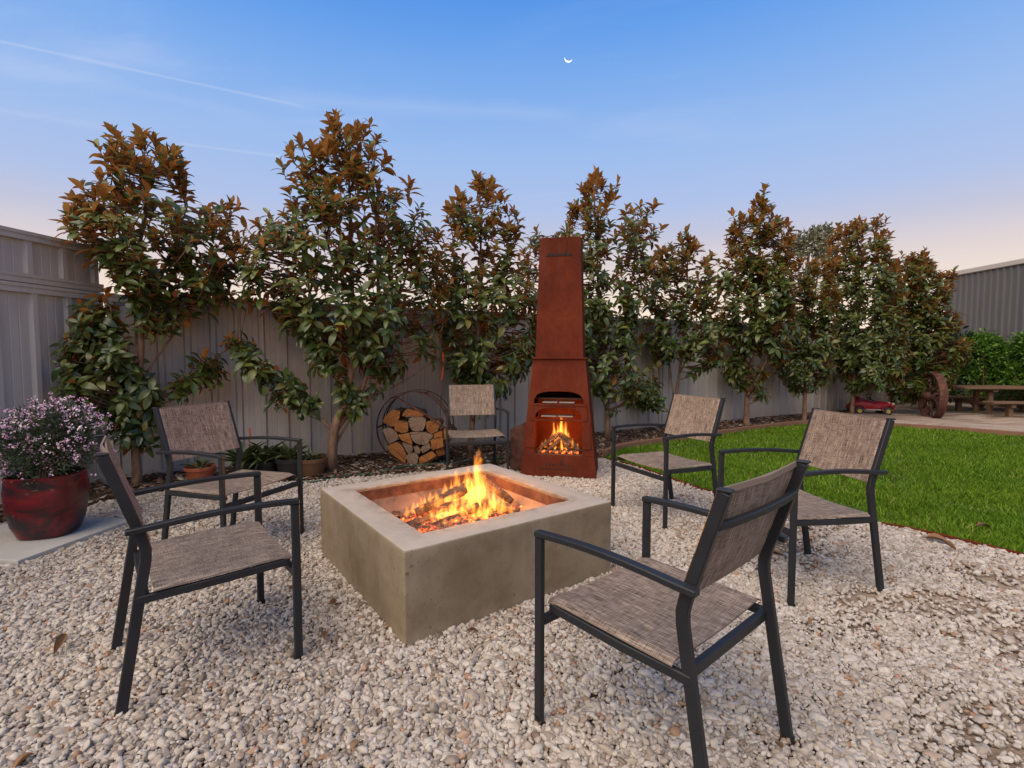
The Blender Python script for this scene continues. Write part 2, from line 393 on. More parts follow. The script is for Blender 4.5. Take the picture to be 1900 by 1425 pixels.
def leafmat(name, top, under, rough=.32, trans=.12, spec=.5):
    def fn(g, b):
        geo = g.n('ShaderNodeNewGeometry')
        r = g.math('FRACT', g.math('ADD', g.n('ShaderNodeAttribute', attribute_name='rnd').outputs['Fac'], g.rnd()))
        ct = g.ramp(r, [(0, top[0]), (.5, top[1]), (.9, top[2]), (1, top[3])]); cu = g.ramp(r, [(0, under[0]), (.5, under[1]), (1, under[2])])
        n = g.noise(g.pos(), 40, 2); cu = g.mix(g.mapr(n, .4, .7, 0, .35), cu, under[0])
        back = geo.outputs['Backfacing']                       # upper and lower side of the blade
        c = g.mix(back, ct, cu)
        setp(g, b, c, g.math('ADD', g.mapr(back, 0, 1, rough, .75), g.math('MULTIPLY', r, .12)), 0, spec=g.mapr(back, 0, 1, spec, .2))
        tr = g.n('ShaderNodeBsdfTranslucent'); g.put(tr.inputs[0], c); mx = g.n('ShaderNodeMixShader'); mx.inputs[0].default_value = trans
        o = g.nt.nodes['Material Output']; g.nt.links.new(b.outputs[0], mx.inputs[1]); g.nt.links.new(tr.outputs[0], mx.inputs[2]); g.nt.links.new(mx.outputs[0], o.inputs[0])
    return material(name, fn)
MAGNOLIA = leafmat('magnolia_leaf', [(.030, .056, .013), (.060, .098, .021), (.115, .15, .032), (.21, .19, .045)],
                   [(.30, .115, .030), (.47, .205, .055), (.58, .30, .09)], rough=.24, trans=.26, spec=.55)
SHRUBLEAF = leafmat('fine_shrub_leaf', [(.035, .055, .030), (.055, .085, .042), (.085, .115, .06), (.11, .14, .08)], [(.05, .07, .04), (.07, .09, .05), (.09, .11, .06)], .55)
HEDGELEAF = leafmat('bright_conifer_leaf', [(.022, .065, .005), (.06, .15, .009), (.13, .27, .016), (.22, .37, .03)], [(.04, .11, .01), (.07, .17, .015), (.11, .22, .03)], .55, .2)
DARKLEAF = leafmat('dusky_shrub_leaf', [(.018, .034, .024), (.030, .052, .036), (.05, .078, .055), (.07, .1, .07)], [(.02, .035, .025), (.03, .05, .035), (.05, .07, .05)], .5)
GUMLEAF = leafmat('gum_leaf', [(.16, .165, .105), (.23, .23, .15), (.30, .29, .20), (.36, .34, .24)], [(.1, .11, .07), (.15, .16, .1), (.2, .2, .13)], .6)
POTLEAF = leafmat('pot_plant_leaf', [(.035, .06, .02), (.065, .095, .03), (.10, .13, .045), (.16, .17, .07)], [(.05, .07, .03), (.08, .1, .04), (.1, .12, .05)], .45)
def m_petal(g, b):
    r = g.n('ShaderNodeAttribute', attribute_name='rnd').outputs['Fac']
    setp(g, b, g.ramp(r, [(0, (.48, .24, .40)), (.5, (.66, .42, .58)), (1, (.82, .68, .76))]), .7)
PETAL = material('lilac_petals', m_petal)
def m_bark(g, b):
    p = g.pos(); n = g.noise(g.scale(p, (1, 1, .3)), 22, 5, .7); k = g.noise(p, 3, 3)
    c = g.mix(g.mapr(n, .35, .7), (.105, .058, .036), (.255, .165, .112)); c = g.mix(g.mapr(k, .5, .75, 0, .45), c, (.20, .17, .14))
    setp(g, b, c, .85, 0, g.bump(n, .6, .01), .2)
BARK = material('smooth_tan_bark', m_bark)
def woodmat(name, a, b_, ring=30):
    def fn(g, b):
        p = g.obj(); n = g.noise(p, ring, 3, .6, 1.5); k = g.noise(p, 5, 3)
        c = g.mix(n, a, b_); c = g.mix(g.mapr(k, .5, .75, 0, .4), c, tuple(q * .6 for q in a))
        setp(g, b, c, .8, 0, g.bump(n, .3, .003), .2)
    return material(name, fn)
def endgrain(name, a, b_, dark):
    def fn(g, b):
        p = g.obj(); r = g.rnd(); off = g.vmath('ADD', p, g.scale(g.n('ShaderNodeCombineXYZ').outputs[0], (1, 1, 1))); x, y, z = g.sep(p)
        q = g.n('ShaderNodeCombineXYZ'); g.put(q.inputs[0], g.math('ADD', x, g.mapr(r, 0, 1, -.06, .06))); g.put(q.inputs[2], g.math('ADD', z, g.mapr(g.math('FRACT', g.math('MULTIPLY', r, 7.3)), 0, 1, -.06, .06)))
        d = g.vmath('LENGTH', q.outputs[0], None, 1); ring = g.math('SINE', g.math('ADD', g.math('MULTIPLY', d, 420), g.math('MULTIPLY', g.noise(p, 18, 3), 9)))
        an = g.math('ARCTAN2', g.sep(q.outputs[0])[2], g.sep(q.outputs[0])[0]); crack = g.noise(g.math('MULTIPLY', an, 1.0), 5, 3, .7)
        cn = g.n('ShaderNodeTexNoise', noise_dimensions='1D'); g.put(cn.inputs['W'], g.math('ADD', g.math('MULTIPLY', an, 2.2), g.math('MULTIPLY', r, 50))); cn.inputs['Scale'].default_value = 3.0; cn.inputs['Detail'].default_value = 3
        cr = g.mapr(cn.outputs[0], .60, .66); n = g.noise(p, 22, 5, .7); st = g.noise(p, 7, 3)
        c = g.mix(n, a, b_); c = g.mix(g.mapr(ring, .2, 1, 0, .35), c, dark); c = g.mix(g.mapr(st, .45, .7, 0, .6), c, dark); c = g.mix(g.math('MULTIPLY', cr, .75), c, (.03, .018, .012))
        c = g.mix(g.math('MULTIPLY', r, .45), c, dark)
        setp(g, b, c, .85, 0, g.bump(g.math('SUBTRACT', n, cr), .7, .006), .2)
    return material(name, fn)
CUTWOOD = endgrain('cut_wood_orange', (.27, .10, .028), (.44, .185, .055), (.15, .06, .022)); CUTPALE = endgrain('cut_wood_weathered', (.20, .135, .095), (.32, .225, .165), (.12, .075, .05))
LOGBARK = woodmat('firewood_bark', (.05, .032, .022), (.14, .085, .055), 40)
TIMBER = woodmat('weathered_timber', (.095, .058, .038), (.18, .115, .075), 18); EDGETIMBER = woodmat('red_brown_edging', (.15, .075, .048), (.24, .135, .09), 14)
def m_char(g, b):
    p = g.obj(); v = g.voro(p, 28, feature='DISTANCE_TO_EDGE'); n = g.noise(p, 14, 4, .6)
    c = g.mix(g.mapr(n, .35, .7), (.022, .013, .009), (.16, .085, .052))
    hot = g.math('MULTIPLY', g.mapr(g.noise(p, 34, 4, .7, .8), .56, .70), g.mapr(g.noise(p, 9, 2), .50, .66))
    setp(g, b, c, .9, 0, g.bump(g.math('ADD', n, g.math('MULTIPLY', v, .5)), .7, .01))
    g.put(b.inputs['Emission Color'], (1, .16, .012, 1)); g.put(b.inputs['Emission Strength'], g.math('MULTIPLY', hot, 2.2))
CHAR = material('charred_wood', m_char)
def m_ember(g, b):
    p = g.obj(); n = g.noise(p, 26, 4, .65); k = g.noise(p, 9, 3)
    hot = g.math('MULTIPLY', g.mapr(n, .46, .70), g.mapr(k, .32, .60))
    setp(g, b, g.mix(n, (.012, .009, .008), (.13, .085, .07)), .95, 0, g.bump(n, 1, .02))
    g.put(b.inputs['Emission Color'], g.ramp(hot, [(0, (1, .05, .004)), (.6, (1, .17, .015)), (1, (1, .45, .08))])); g.put(b.inputs['Emission Strength'], g.math('MULTIPLY', hot, 4.0))
EMBER = material('glowing_embers', m_ember)
def m_flame(g, b):
    nt = g.nt; nt.nodes.remove(b); p = g.obj(); x, y, z = g.sep(p); r0 = g.rnd()
    off = g.n('ShaderNodeCombineXYZ'); g.put(off.inputs[2], g.math('MULTIPLY', r0, 40)); g.put(off.inputs[0], g.math('MULTIPLY', r0, 17))
    q = g.vmath('ADD', g.scale(p, (1.5, 1.5, 1.7)), off.outputs[0])
    nc = g.noise(q, 1.6, 3, .6, color=True); nx, ny, _ = g.sep(nc)
    amp = g.math('MULTIPLY', g.mapr(z, 0, 1, .12, .75), 1.0)
    xx = g.math('ADD', x, g.math('MULTIPLY', g.math('SUBTRACT', nx, .5), amp)); yy = g.math('ADD', y, g.math('MULTIPLY', g.math('SUBTRACT', ny, .5), amp))
    rr = g.math('SQRT', g.math('ADD', g.math('MULTIPLY', xx, xx), g.math('MULTIPLY', yy, yy)))
    prof = g.math('MULTIPLY', g.math('POWER', g.math('SUBTRACT', 1.0, z, clamp=True), .75), g.mapr(z, -.02, .22, .55, 1, True))
    d = g.math('SUBTRACT', 1.0, g.math('DIVIDE', rr, g.math('ADD', g.math('MULTIPLY', prof, .40), .008)), clamp=True)
    lick = g.noise(g.scale(q, (2.2, 2.2, .9)), 2.2, 3, .6)
    d = g.math('MULTIPLY', g.math('POWER', d, 1.35), g.mapr(lick, .34, .62, .12, 1.25))
    d = g.math('MULTIPLY', d, g.mapr(z, .55, 1.0, 1, .25))
    inf = g.n('ShaderNodeObjectInfo'); gain = g.sep(inf.outputs['Color'])[0]
    em = g.n('ShaderNodeEmission'); em.inputs[0].default_value = (1, .31, .038, 1)
    g.put(em.inputs[1], g.math('MULTIPLY', d, g.math('MULTIPLY', gain, 100.0))); nt.links.new(em.outputs[0], nt.nodes['Material Output'].inputs['Volume'])
FLAME = material('flame_gas', m_flame)
def m_glaze(g, b):
    p = g.obj(); n = g.noise(g.scale(p, (1, 1, 2.4)), 3.2, 4, .6, .9); k = g.noise(p, 30, 3)
    c = g.ramp(n, [(.40, (.018, .010, .013)), (.48, (.075, .008, .012)), (.58, (.15, .011, .015)), (.78, (.19, .022, .022))])
    c = g.mix(g.mapr(k, .66, .74, 0, .5), c, (.3, .2, .13))
    setp(g, b, c, g.mapr(n, .35, .7, .35, .22), 0, g.bump(n, .12, .01), .5)
GLAZE = material('red_glaze', m_glaze)
POTSOIL = material('potting_soil', lambda g, b: setp(g, b, g.mix(g.noise(g.obj(), 40, 4), (.02, .014, .01), (.09, .06, .04)), .95))
TERRA = material('terracotta', lambda g, b: setp(g, b, g.mix(g.noise(g.obj(), 8, 4), (.30, .070, .028), (.40, .115, .05)), .7))
BLACKPOT = material('black_plastic', lambda g, b: setp(g, b, (.016, .016, .018), .5))
BROWNPOT = material('brown_glazed_clay', lambda g, b: setp(g, b, g.mix(g.noise(g.obj(), 8, 4), (.09, .045, .022), (.15, .075, .036)), .5))
PAVER = material('pale_paver', lambda g, b: setp(g, b, g.mix(g.noise(g.obj(), 4, 6, .65), (.36, .345, .32), (.52, .50, .47)), .85, 0, g.bump(g.noise(g.obj(), 70, 3), .15, .003)))
HOSE = material('green_hose', lambda g, b: setp(g, b, (.018, .075, .045), .45))
TOYRED = material('faded_red_paint', lambda g, b: setp(g, b, g.mix(g.mapr(g.noise(g.obj(), 9, 4), .55, .7), (.30, .008, .022), (.26, .07, .07)), .4))
TOYCREAM = material('cream_paint', lambda g, b: setp(g, b, (.42, .34, .30), .5)); TOYDARK = material('toy_rubber', lambda g, b: setp(g, b, (.02, .02, .022), .7))
TOYYEL = material('toy_hub_yellow', lambda g, b: setp(g, b, (.38, .27, .05), .5))
GRATE = material('grey_grate_steel', lambda g, b: setp(g, b, g.mix(g.noise(g.obj(), 40, 3), (.16, .13, .115), (.33, .29, .26)), .5, .5))
ORANGE = material('orange_plastic', lambda g, b: setp(g, b, (.50, .075, .012), .5))
DRYLEAF = leafmat('dry_leaf', [(.16, .075, .035), (.24, .125, .06), (.32, .18, .09), (.36, .22, .12)], [(.2, .11, .06), (.28, .16, .09), (.34, .2, .12)], .6)
MOON = material('moonlight', lambda g, b: setp(g, b, (.8, .8, .8), .9, **{'Emission Color': (1, .96, .93, 1), 'Emission Strength': 1.0}))
CHIP = material('bark_litter', lambda g, b: setp(g, b, g.ramp(g.n('ShaderNodeAttribute', attribute_name='rnd').outputs['Fac'], [(0, (.03, .018, .012)), (.45, (.085, .045, .028)), (.75, (.16, .085, .05)), (.9, (.27, .21, .16)), (1, (.42, .37, .32))]), .9))
# ================================================================== SETTING
GRAVBACK = [(-4.3, 2.6), (-3.95, 3.3), (-3.5, 3.75), (-3.25, 4.35), (-2.6, 4.72), (-1.83, 4.85), (-.84, 5.22), (.06, 5.45), (1.06, 5.90)]
LAWNFRONT = [(1.06, 5.88), (1.34, 5.43), (1.56, 4.84), (1.83, 4.26), (2.24, 3.80), (2.55, 3.62), (2.78, 3.43), (2.95, 3.19), (3.09, 2.95), (3.3, 2.4), (3.5, 1.5), (3.6, -.5)]
EDGEBACK = [(1.10, 6.02), (1.4, 6.45), (2.09, 6.97), (3.09, 7.60), (4.1, 8.25), (5.07, 8.78), (5.75, 8.86), (6.42, 8.42), (7.04, 7.95), (7.55, 7.43), (8.4, 6.5), (9.2, 5.4)]
EDGEBACK_S = [(p.x, p.y) for p in sm([(a, b, 0) for a, b in EDGEBACK], 5)]
LAWNFRONT_S = [(p.x, p.y) for p in sm([(a, b, 0) for a, b in LAWNFRONT], 5)]
FA, FB = Vector((-3.93, 4.97, 0)), Vector((11.15, 13.27, 0))          # back fence line
FL0 = Vector((-4.55, .6, 0))                                          # left fence runs from here to FA
tag(sheet('ground', [(-300, -300), (300, -300), (300, 300), (-300, 300)], -.03, DIRT), kind='structure')
gravel_poly = GRAVBACK + LAWNFRONT_S + [(3.6, -2.5), (-4.9, -2.5), (-4.6, .6)]
sheet('gravel_bed', gravel_poly, -.006, DIRT)
lawn_poly = LAWNFRONT_S + [(9.2, -.5)] + EDGEBACK_S[::-1]
sheet('lawn', lawn_poly, .0, LAWNSOIL)
bed_poly = GRAVBACK[1:] + EDGEBACK_S[:26] + [(6.6, 9.6), (8.2, 11.6), (FA.x + .0, FA.y + .02)] + [(-4.25, 3.0)]
bed_poly = [(-4.3, 2.6), (-4.1, 3.4)] + GRAVBACK[2:] + [p for p in EDGEBACK_S if p[0] < 5.6] + [(6.3, 9.6), (7.9, 11.35), (FA.x, FA.y)]
sheet('garden_bed', bed_poly, .004, MULCH)
def mounds():
    nx, ny = 60, 60; xs = np.linspace(5.3, 13.5, nx); ys = np.linspace(5.0, 14.5, ny); V = []; F = []
    XX, YY = np.meshgrid(xs, ys); P = np.stack([XX.ravel(), YY.ravel()], 1)
    Z = -.012 + .055 * vnoise(P, 1.6, 3) * vnoise(P, .6, 4) * 2 + .012 * vnoise(P, 6, 5)
    # keep it beyond the timber edging
    eb = np.array(EDGEBACK_S); d = np.array([np.min(np.hypot(*(eb - q).T)) for q in P]); inl = inside(P, lawn_poly) | inside(P, bed_poly)
    Z = np.where(inl, -.025, np.minimum(Z, .01 + d * .25))
    V = np.column_stack([P, Z]); idx = np.arange(nx * ny).reshape(ny, nx)
    F = np.stack([idx[:-1, :-1], idx[:-1, 1:], idx[1:, 1:], idx[1:, :-1]], -1).reshape(-1, 4)
    tag(link('sand_path', raw_mesh('sand_path', V, F, SAND, True)), kind='structure')
mounds()

# ------------------------------------------------------------------ fences
def pan_mesh(name, w, h, mat, rib=.034, depth=.03, lines=2):
    """one pan of sheet steel, x along the fence, rib at its end, faces -y"""
    m = MB(); a = w - rib * 2.2
    prof = [(0, 0)]
    for k in range(lines):
        x0 = a * (k + 1) / (lines + 1); prof += [(x0 - .007, 0), (x0 - .003, .003), (x0 + .003, .003), (x0 + .007, 0)]
    prof += [(a, 0), (a + rib * .5, -depth), (a + rib * 1.7, -depth), (w, 0)]
    n = len(prof); vs = [(x, y, z) for z in (0, h) for x, y in prof] + [(x, y + .004, z) for z in (0, h) for x, y in prof]
    fs = [(i, i + 1, n + i + 1, n + i) for i in range(n - 1)] + [(2 * n + i + 1, 2 * n + i, 3 * n + i, 3 * n + i + 1) for i in range(n - 1)]
    m.add(vs, fs); return m.mesh(name, mat, fixn=False)
def rail_mesh(name, L, h, d, mat):
    m = MB(); prof = [(-d, 0), (-d, h * .36), (-d + .008, h * .42), (-d + .008, h * .58), (-d, h * .64), (-d, h), (d, h), (d, 0)]
    n = len(prof); vs = [(0, y, z) for y, z in prof] + [(L, y, z) for y, z in prof]
    m.add(vs, [tuple(range(n))[::-1], tuple(range(n, 2 * n))] + [(i, (i + 1) % n, n + (i + 1) % n, n + i) for i in range(n)])
    return m.mesh(name, mat)
def fence(name, A, B, h, pan, label, z0=0.0, ext=None):
    d = B - A; L = d.length; rz = math.atan2(d.y, d.x); root = empty(name, A, rz); tag(root, label, 'fence')
    n = int(L / pan); pan = L / n; pm = pan_mesh('panel', pan, h - .06, FENCE)
    for i in range(n): link('panel', pm, root, (i * pan, 0, z0 + .03))
    rm = rail_mesh('rail', L, .075, .036, FENCE); link('top_rail', rm, root, (0, 0, h - .07)); link('bottom_rail', rail_mesh('rail', L, .06, .032, FENCE), root, (0, 0, -.02))
    k = max(1, round(L / 2.4)); pb = MB(); pb.box((0, 0, h / 2 - .02), (.05, .082, h - .02)); pme = pb.mesh('post', FENCE, bevel=.004)
    for i in range(k + 1):
        link('post', pme, root, (min(max(i * L / k, .03), L - .03), 0.012, 0))
    if ext:
        x0, eh = ext; n2 = int(round((L - x0) / pan)); em = pan_mesh('panel', pan, eh, FENCE)
        for i in range(n2): link('panel', em, root, (x0 + i * pan - .02, 0.004, h + .045))
        for nm, z in (('extension_bottom_rail', h + .012), ('extension_top_rail', h + eh + .03)):
            link(nm, rail_mesh('rail', n2 * pan + .02, .075, .038, FENCE), root, (x0 - .02, 0.002, z))
    return root
fence('side_fence', FL0, FA - Vector((.004, .06, 0)), 1.80, .29, 'grey steel side fence with a second tier of sheeting on top', ext=(.0, .33))
fence('back_fence', FA, FB, 1.80, .228, 'long grey ribbed steel fence running behind the magnolia trees')
# ------------------------------------------------------------------ shed at far right
def shed():
    x, y1, y0, h = 11.15, 13.2, 5.2, 3.22; root = tag(empty('shed', (x, y1, 0)), 'tall dark grey corrugated steel shed wall at far right', 'shed')
    sw = .8; n = int((y1 - y0) / sw); m = MB(); prof = []
    for k in range(5):
        a = k * .16; prof += [(a, 0), (a + .085, 0), (a + .105, -.03), (a + .14, -.03)]
    prof.append((sw, 0)); q = len(prof); vs = [(y, -px_, z) for z in (0, h) for px_, y in prof]
    m.add(vs, [(i, i + 1, q + i + 1, q + i) for i in range(q - 1)]); pm = m.mesh('wall_sheet', SHED, fixn=False)
    for i in range(n): link('wall_sheet', pm, root, (0, -i * sw, 0))
    b = MB(); b.box((.02, -(n * sw) / 2, h + .03), (.16, n * sw + .12, .12)); b.build('gutter', SHEDTRIM, root, bevel=.015)
    b = MB(); b.box((1.8, -(n * sw) / 2, h / 2), (3.4, n * sw, h - .1)); b.build('shed_body', SHED, root)
shed()
# ------------------------------------------------------------------ timber edging
def edging(name, pts, label, step, w=.05, h=.09, mat=EDGETIMBER, z=-.02):
    root = tag(empty(name, (pts[0][0], pts[0][1], 0)), label, 'edging'); o = Vector(root.location); i = 0
    while i < len(pts) - 1:
        j = min(i + step, len(pts) - 1); m = MB(); m.bar([Vector((a, b, z + h / 2)) - o for a, b in pts[i:j + 1]], w, h, (0, 0, 1)) if False else None
        P = [Vector((a, b, z + h / 2)) - o for a, b in pts[i:j + 1]]
        e = (P[-1] - P[-2]).normalized() * .003; P[-1] = P[-1] - e
        m = MB(); side = Vector((0, 0, 1)); m.bar(P, h, w, (0, 0, 1)); m.build('board', mat, root, bevel=.005); i = j
    return root
edging('garden_edging', EDGEBACK_S, 'low red-brown timber edging curving behind the lawn', 5, .055, .10)
edging('lawn_edging', LAWNFRONT_S, 'thin rusty strip edging between gravel and lawn', 6, .012, .055, RUST, -.025)

# ------------------------------------------------------------------ gravel pebbles
PIT_N, PIT_A, PIT_S, PIT_H = Vector((-.445, 2.049, 0)), .626, 1.23, .41
eR = Vector((math.cos(PIT_A), math.sin(PIT_A), 0)); eL = Vector((-math.sin(PIT_A), math.cos(PIT_A), 0))
PIT_C = PIT_N + (eR + eL) * (PIT_S / 2)
def points_instanced(name, V, attrs, gn, kind='stuff'):
    me = bpy.data.meshes.new(name); me.vertices.add(len(V)); me.vertices.foreach_set('co', np.ascontiguousarray(V, dtype=np.float32).ravel())
    for k, (typ, arr) in attrs.items():
        a = me.attributes.new(k, typ, 'POINT'); a.data.foreach_set('vector' if typ == 'FLOAT_VECTOR' else 'value', np.ascontiguousarray(arr, dtype=np.float32).ravel())
    me.update(); o = link(name, me); md = o.modifiers.new('scatter', 'NODES'); md.node_group = gn; return tag(o, kind=kind)
def pebble_group():
    ng = bpy.data.node_groups.new('pebble_scatter', 'GeometryNodeTree'); N = ng.nodes; L = ng.links
    ng.interface.new_socket('Geometry', in_out='INPUT', socket_type='NodeSocketGeometry'); ng.interface.new_socket('Geometry', in_out='OUTPUT', socket_type='NodeSocketGeometry')
    gi = N.new('NodeGroupInput'); go = N.new('NodeGroupOutput'); g2i = N.new('GeometryNodeGeometryToInstance')
    for k in range(9):
        ico = N.new('GeometryNodeMeshIcoSphere'); ico.inputs['Radius'].default_value = 1; ico.inputs['Subdivisions'].default_value = 3 if k < 5 else 2
        sp = N.new('GeometryNodeSetPosition'); nz = N.new('ShaderNodeTexNoise'); nz.noise_dimensions = '4D'; nz.inputs['W'].default_value = k * 7.3; nz.inputs['Scale'].default_value = .75; nz.inputs['Detail'].default_value = 1.2
        sub = N.new('ShaderNodeVectorMath'); sub.operation = 'SUBTRACT'; sub.inputs[1].default_value = (.5, .5, .5)
        sc = N.new('ShaderNodeVectorMath'); sc.operation = 'SCALE'; sc.inputs['Scale'].default_value = 1.5
        L.new(nz.outputs['Color'], sub.inputs[0]); L.new(sub.outputs[0], sc.inputs[0]); L.new(ico.outputs[0], sp.inputs['Geometry']); L.new(sc.outputs[0], sp.inputs['Offset'])
        sh = N.new('GeometryNodeSetShadeSmooth'); mt = N.new('GeometryNodeSetMaterial'); mt.inputs['Material'].default_value = PEBBLE
        L.new(sp.outputs[0], sh.inputs[0]); L.new(sh.outputs[0], mt.inputs[0]); L.new(mt.outputs[0], g2i.inputs[0])
    iop = N.new('GeometryNodeInstanceOnPoints'); iop.inputs['Pick Instance'].default_value = True
    m2p = N.new('GeometryNodeMeshToPoints'); L.new(gi.outputs[0], m2p.inputs[0]); L.new(m2p.outputs[0], iop.inputs['Points']); L.new(g2i.outputs[0], iop.inputs['Instance'])
    for nm, dst in (('rot', 'Rotation'), ('scl', 'Scale')):
        a = N.new('GeometryNodeInputNamedAttribute'); a.data_type = 'FLOAT_VECTOR'; a.inputs['Name'].default_value = nm; L.new(a.outputs[0], iop.inputs[dst])
    L.new(iop.outputs[0], go.inputs[0]); return ng
PEB = pebble_group()
def scatter_grid(x0, x1, y0, y1, step):
    xs = np.arange(x0, x1, step); ys = np.arange(y0, y1, step * .87); X, Y = np.meshgrid(xs, ys); X = X + (np.arange(len(ys)) % 2)[:, None] * step / 2
    P = np.stack([X.ravel(), Y.ravel()], 1); return P + RNG.uniform(-.42, .42, P.shape) * step
def in_view(P, m=.55, y0=.9):
    return (np.abs(P[:, 0]) < P[:, 1] * 1.02 + m) & (P[:, 1] > y0)
def gravel():
    allP = []; allS = []; allZ = []; polyA = np.array(gravel_poly)
    for layer, (step, zz) in enumerate(((.0150, .002), (.0172, .0092))):
        P = scatter_grid(-4.6, 3.7, .95, 6.2, step); P = P[in_view(P)]
        P = P[inside(P, gravel_poly) | ((vnoise(P, 9, 8) > .78) & inside(P, bed_poly) & (P[:, 1] < 5.6 + .5 * P[:, 0] + .0))]
        rel = P - np.array(PIT_C[:2]); a = rel @ np.array(eR[:2]); b = rel @ np.array(eL[:2]); P = P[(np.abs(a) > PIT_S / 2 - .004) | (np.abs(b) > PIT_S / 2 - .004)]
        # bare, trodden patches towards the lawn on the right, thinner layer near the beds
        px = 950 + 944 * P[:, 0] / P[:, 1]
        bare = np.clip((vnoise(P * np.array([1, 1.8]), 2.3, 21) + .45 * vnoise(P, 9, 22)) - .70, 0, 1) * 2.6 * np.clip((P[:, 0] - 1.15) / .6, 0, 1)
        bare += np.clip(vnoise(P, 1.7, 31) + .4 * vnoise(P, 8, 32) - 1.06, 0, 1) * 3
        bare += np.clip((P[:, 1] - 4.35 - .22 * (P[:, 0] + 2)) * .6, 0, .8) * (P[:, 0] < .3)
        P = P[RNG.random(len(P)) > np.clip(bare, 0, .80)]
        if layer == 1: P = P[RNG.random(len(P)) < .52 + .4 * (vnoise(P, 3, 5) - .5)]
        # the slab stays clear
        P = P[~inside(P, SLAB)]
        s = RNG.lognormal(0, .33, len(P)) * .0079; s = np.clip(s, .0042, .018)
        allP.append(P); allS.append(s); allZ.append(zz + RNG.random(len(P)) * .006)
    P = np.concatenate(allP); s = np.concatenate(allS); z = np.concatenate(allZ); n = len(P)
    scl = np.stack([s * RNG.uniform(1.05, 1.75, n), s * RNG.uniform(.75, 1.1, n), s * RNG.uniform(.6, .9, n)], 1)
    rot = np.stack([RNG.normal(0, .38, n), RNG.normal(0, .38, n), RNG.uniform(0, 6.283, n)], 1)
    tone = np.clip(RNG.beta(2.2, 1.7, n) * .88 + .22 * (vnoise(P, 1.2, 44) - .5), 0, .9); k = RNG.random(n); tone[k > .965] = RNG.uniform(.92, 1, (k > .965).sum())
    points_instanced('gravel', np.column_stack([P, z]), {'rot': ('FLOAT_VECTOR', rot), 'scl': ('FLOAT_VECTOR', scl), 'tone': ('FLOAT', tone)}, PEB)
    print('pebbles', n)
SLAB = [(-2.84, 2.86), (-2.73, 3.60), (-3.52, 3.72), (-3.63, 2.98)]
gravel()
# ------------------------------------------------------------------ grass
def grass():
    P = []
    for y0, y1, step in ((2.0, 4.6, .0125), (4.6, 6.5, .0155), (6.5, 9.2, .0195)):
        q = scatter_grid(1.0, 9.2, y0, y1, step); q = q[in_view(q, .7)]; P.append(q[inside(q, lawn_poly)])
    P = np.concatenate(P); k = (.55 + .9 * vnoise(P, 3.3, 61)) * (.6 + .8 * vnoise(P, 11, 62)); P = P[RNG.random(len(P)) < k]; k = (.55 + .9 * vnoise(P, 3.3, 61)) * (.7 + .6 * vnoise(P, 11, 62))
    n = len(P); dist = P[:, 1]; h = RNG.uniform(.022, .055, n) * (.45 + .6 * k); w = RNG.uniform(.0022, .0038, n) * (.8 + .1 * dist)
    a = RNG.uniform(0, 6.283, n); lean = RNG.uniform(.15, 1.05, n) * h; t = RNG.uniform(0, 6.283, n)
    dx, dy = np.cos(a), np.sin(a); lx, ly = np.cos(t) * lean, np.sin(t) * lean; z0 = np.full(n, -.002)
    def pt(f, sd, zf): return np.stack([P[:, 0] + lx * f + dx * w * sd, P[:, 1] + ly * f + dy * w * sd, z0 + h * zf], 1)
    V = np.stack([pt(0, -1, 0), pt(0, 1, 0), pt(.35, -.85, .62), pt(.35, .85, .62), pt(1, 0, .98)], 1).reshape(-1, 3)
    b = np.arange(n)[:, None] * 5
    F = np.concatenate([b + np.array([[0, 1, 3]]), b + np.array([[0, 3, 2]]), b + np.array([[2, 3, 4]])]); r = np.clip(RNG.normal(.45, .22, n) + .25 * (vnoise(P, 2, 63) - .5), 0, .97); r[RNG.random(n) > .985] = 1
    o = link('grass', raw_mesh('grass', V, F, GRASS, False, np.tile(r, 3))); tag(o, 'short bright green lawn grass', 'grass', kind='stuff'); print('grass', n)
grass()
# ------------------------------------------------------------------ bark litter in the garden bed
def litter():
    P = scatter_grid(-4.3, 8.5, 3.0, 12, .043); P = P[inside(P, bed_poly)]; P = P[in_view(P)]; P = P[RNG.random(len(P)) < .55 + .5 * vnoise(P, 4, 71)]
    n = len(P); l = RNG.uniform(.012, .05, n); w = l * RNG.uniform(.25, .6, n); a = RNG.uniform(0, 6.283, n); ca, sa = np.cos(a), np.sin(a)
    tilt = RNG.normal(0, .28, n); roll = RNG.normal(0, .3, n); z0 = RNG.uniform(.008, .03, n); th = RNG.uniform(.002, .006, n); V = []
    for zt in (0, 1):
        for u, v in ((-1, -.6), (.2, -1), (1, .1), (-.3, 1)):
            V.append(np.stack([P[:, 0] + ca * u * l - sa * v * w, P[:, 1] + sa * u * l + ca * v * w, z0 + u * l * tilt + v * w * roll + zt * th + .0], 1))
    V = np.stack(V, 1).reshape(-1, 3); b = np.arange(n)[:, None] * 8
    Fs = [b + np.array([q]) for q in ((4, 5, 6, 7), (0, 1, 5, 4), (1, 2, 6, 5), (2, 3, 7, 6), (3, 0, 4, 7))]
    r = RNG.random(n); o = link('bark_litter', raw_mesh('bark_litter', V, np.concatenate(Fs), CHIP, False, np.tile(r, 5))); tag(o, 'dark bark chips and leaf litter along the fence', 'litter', kind='stuff')
litter()
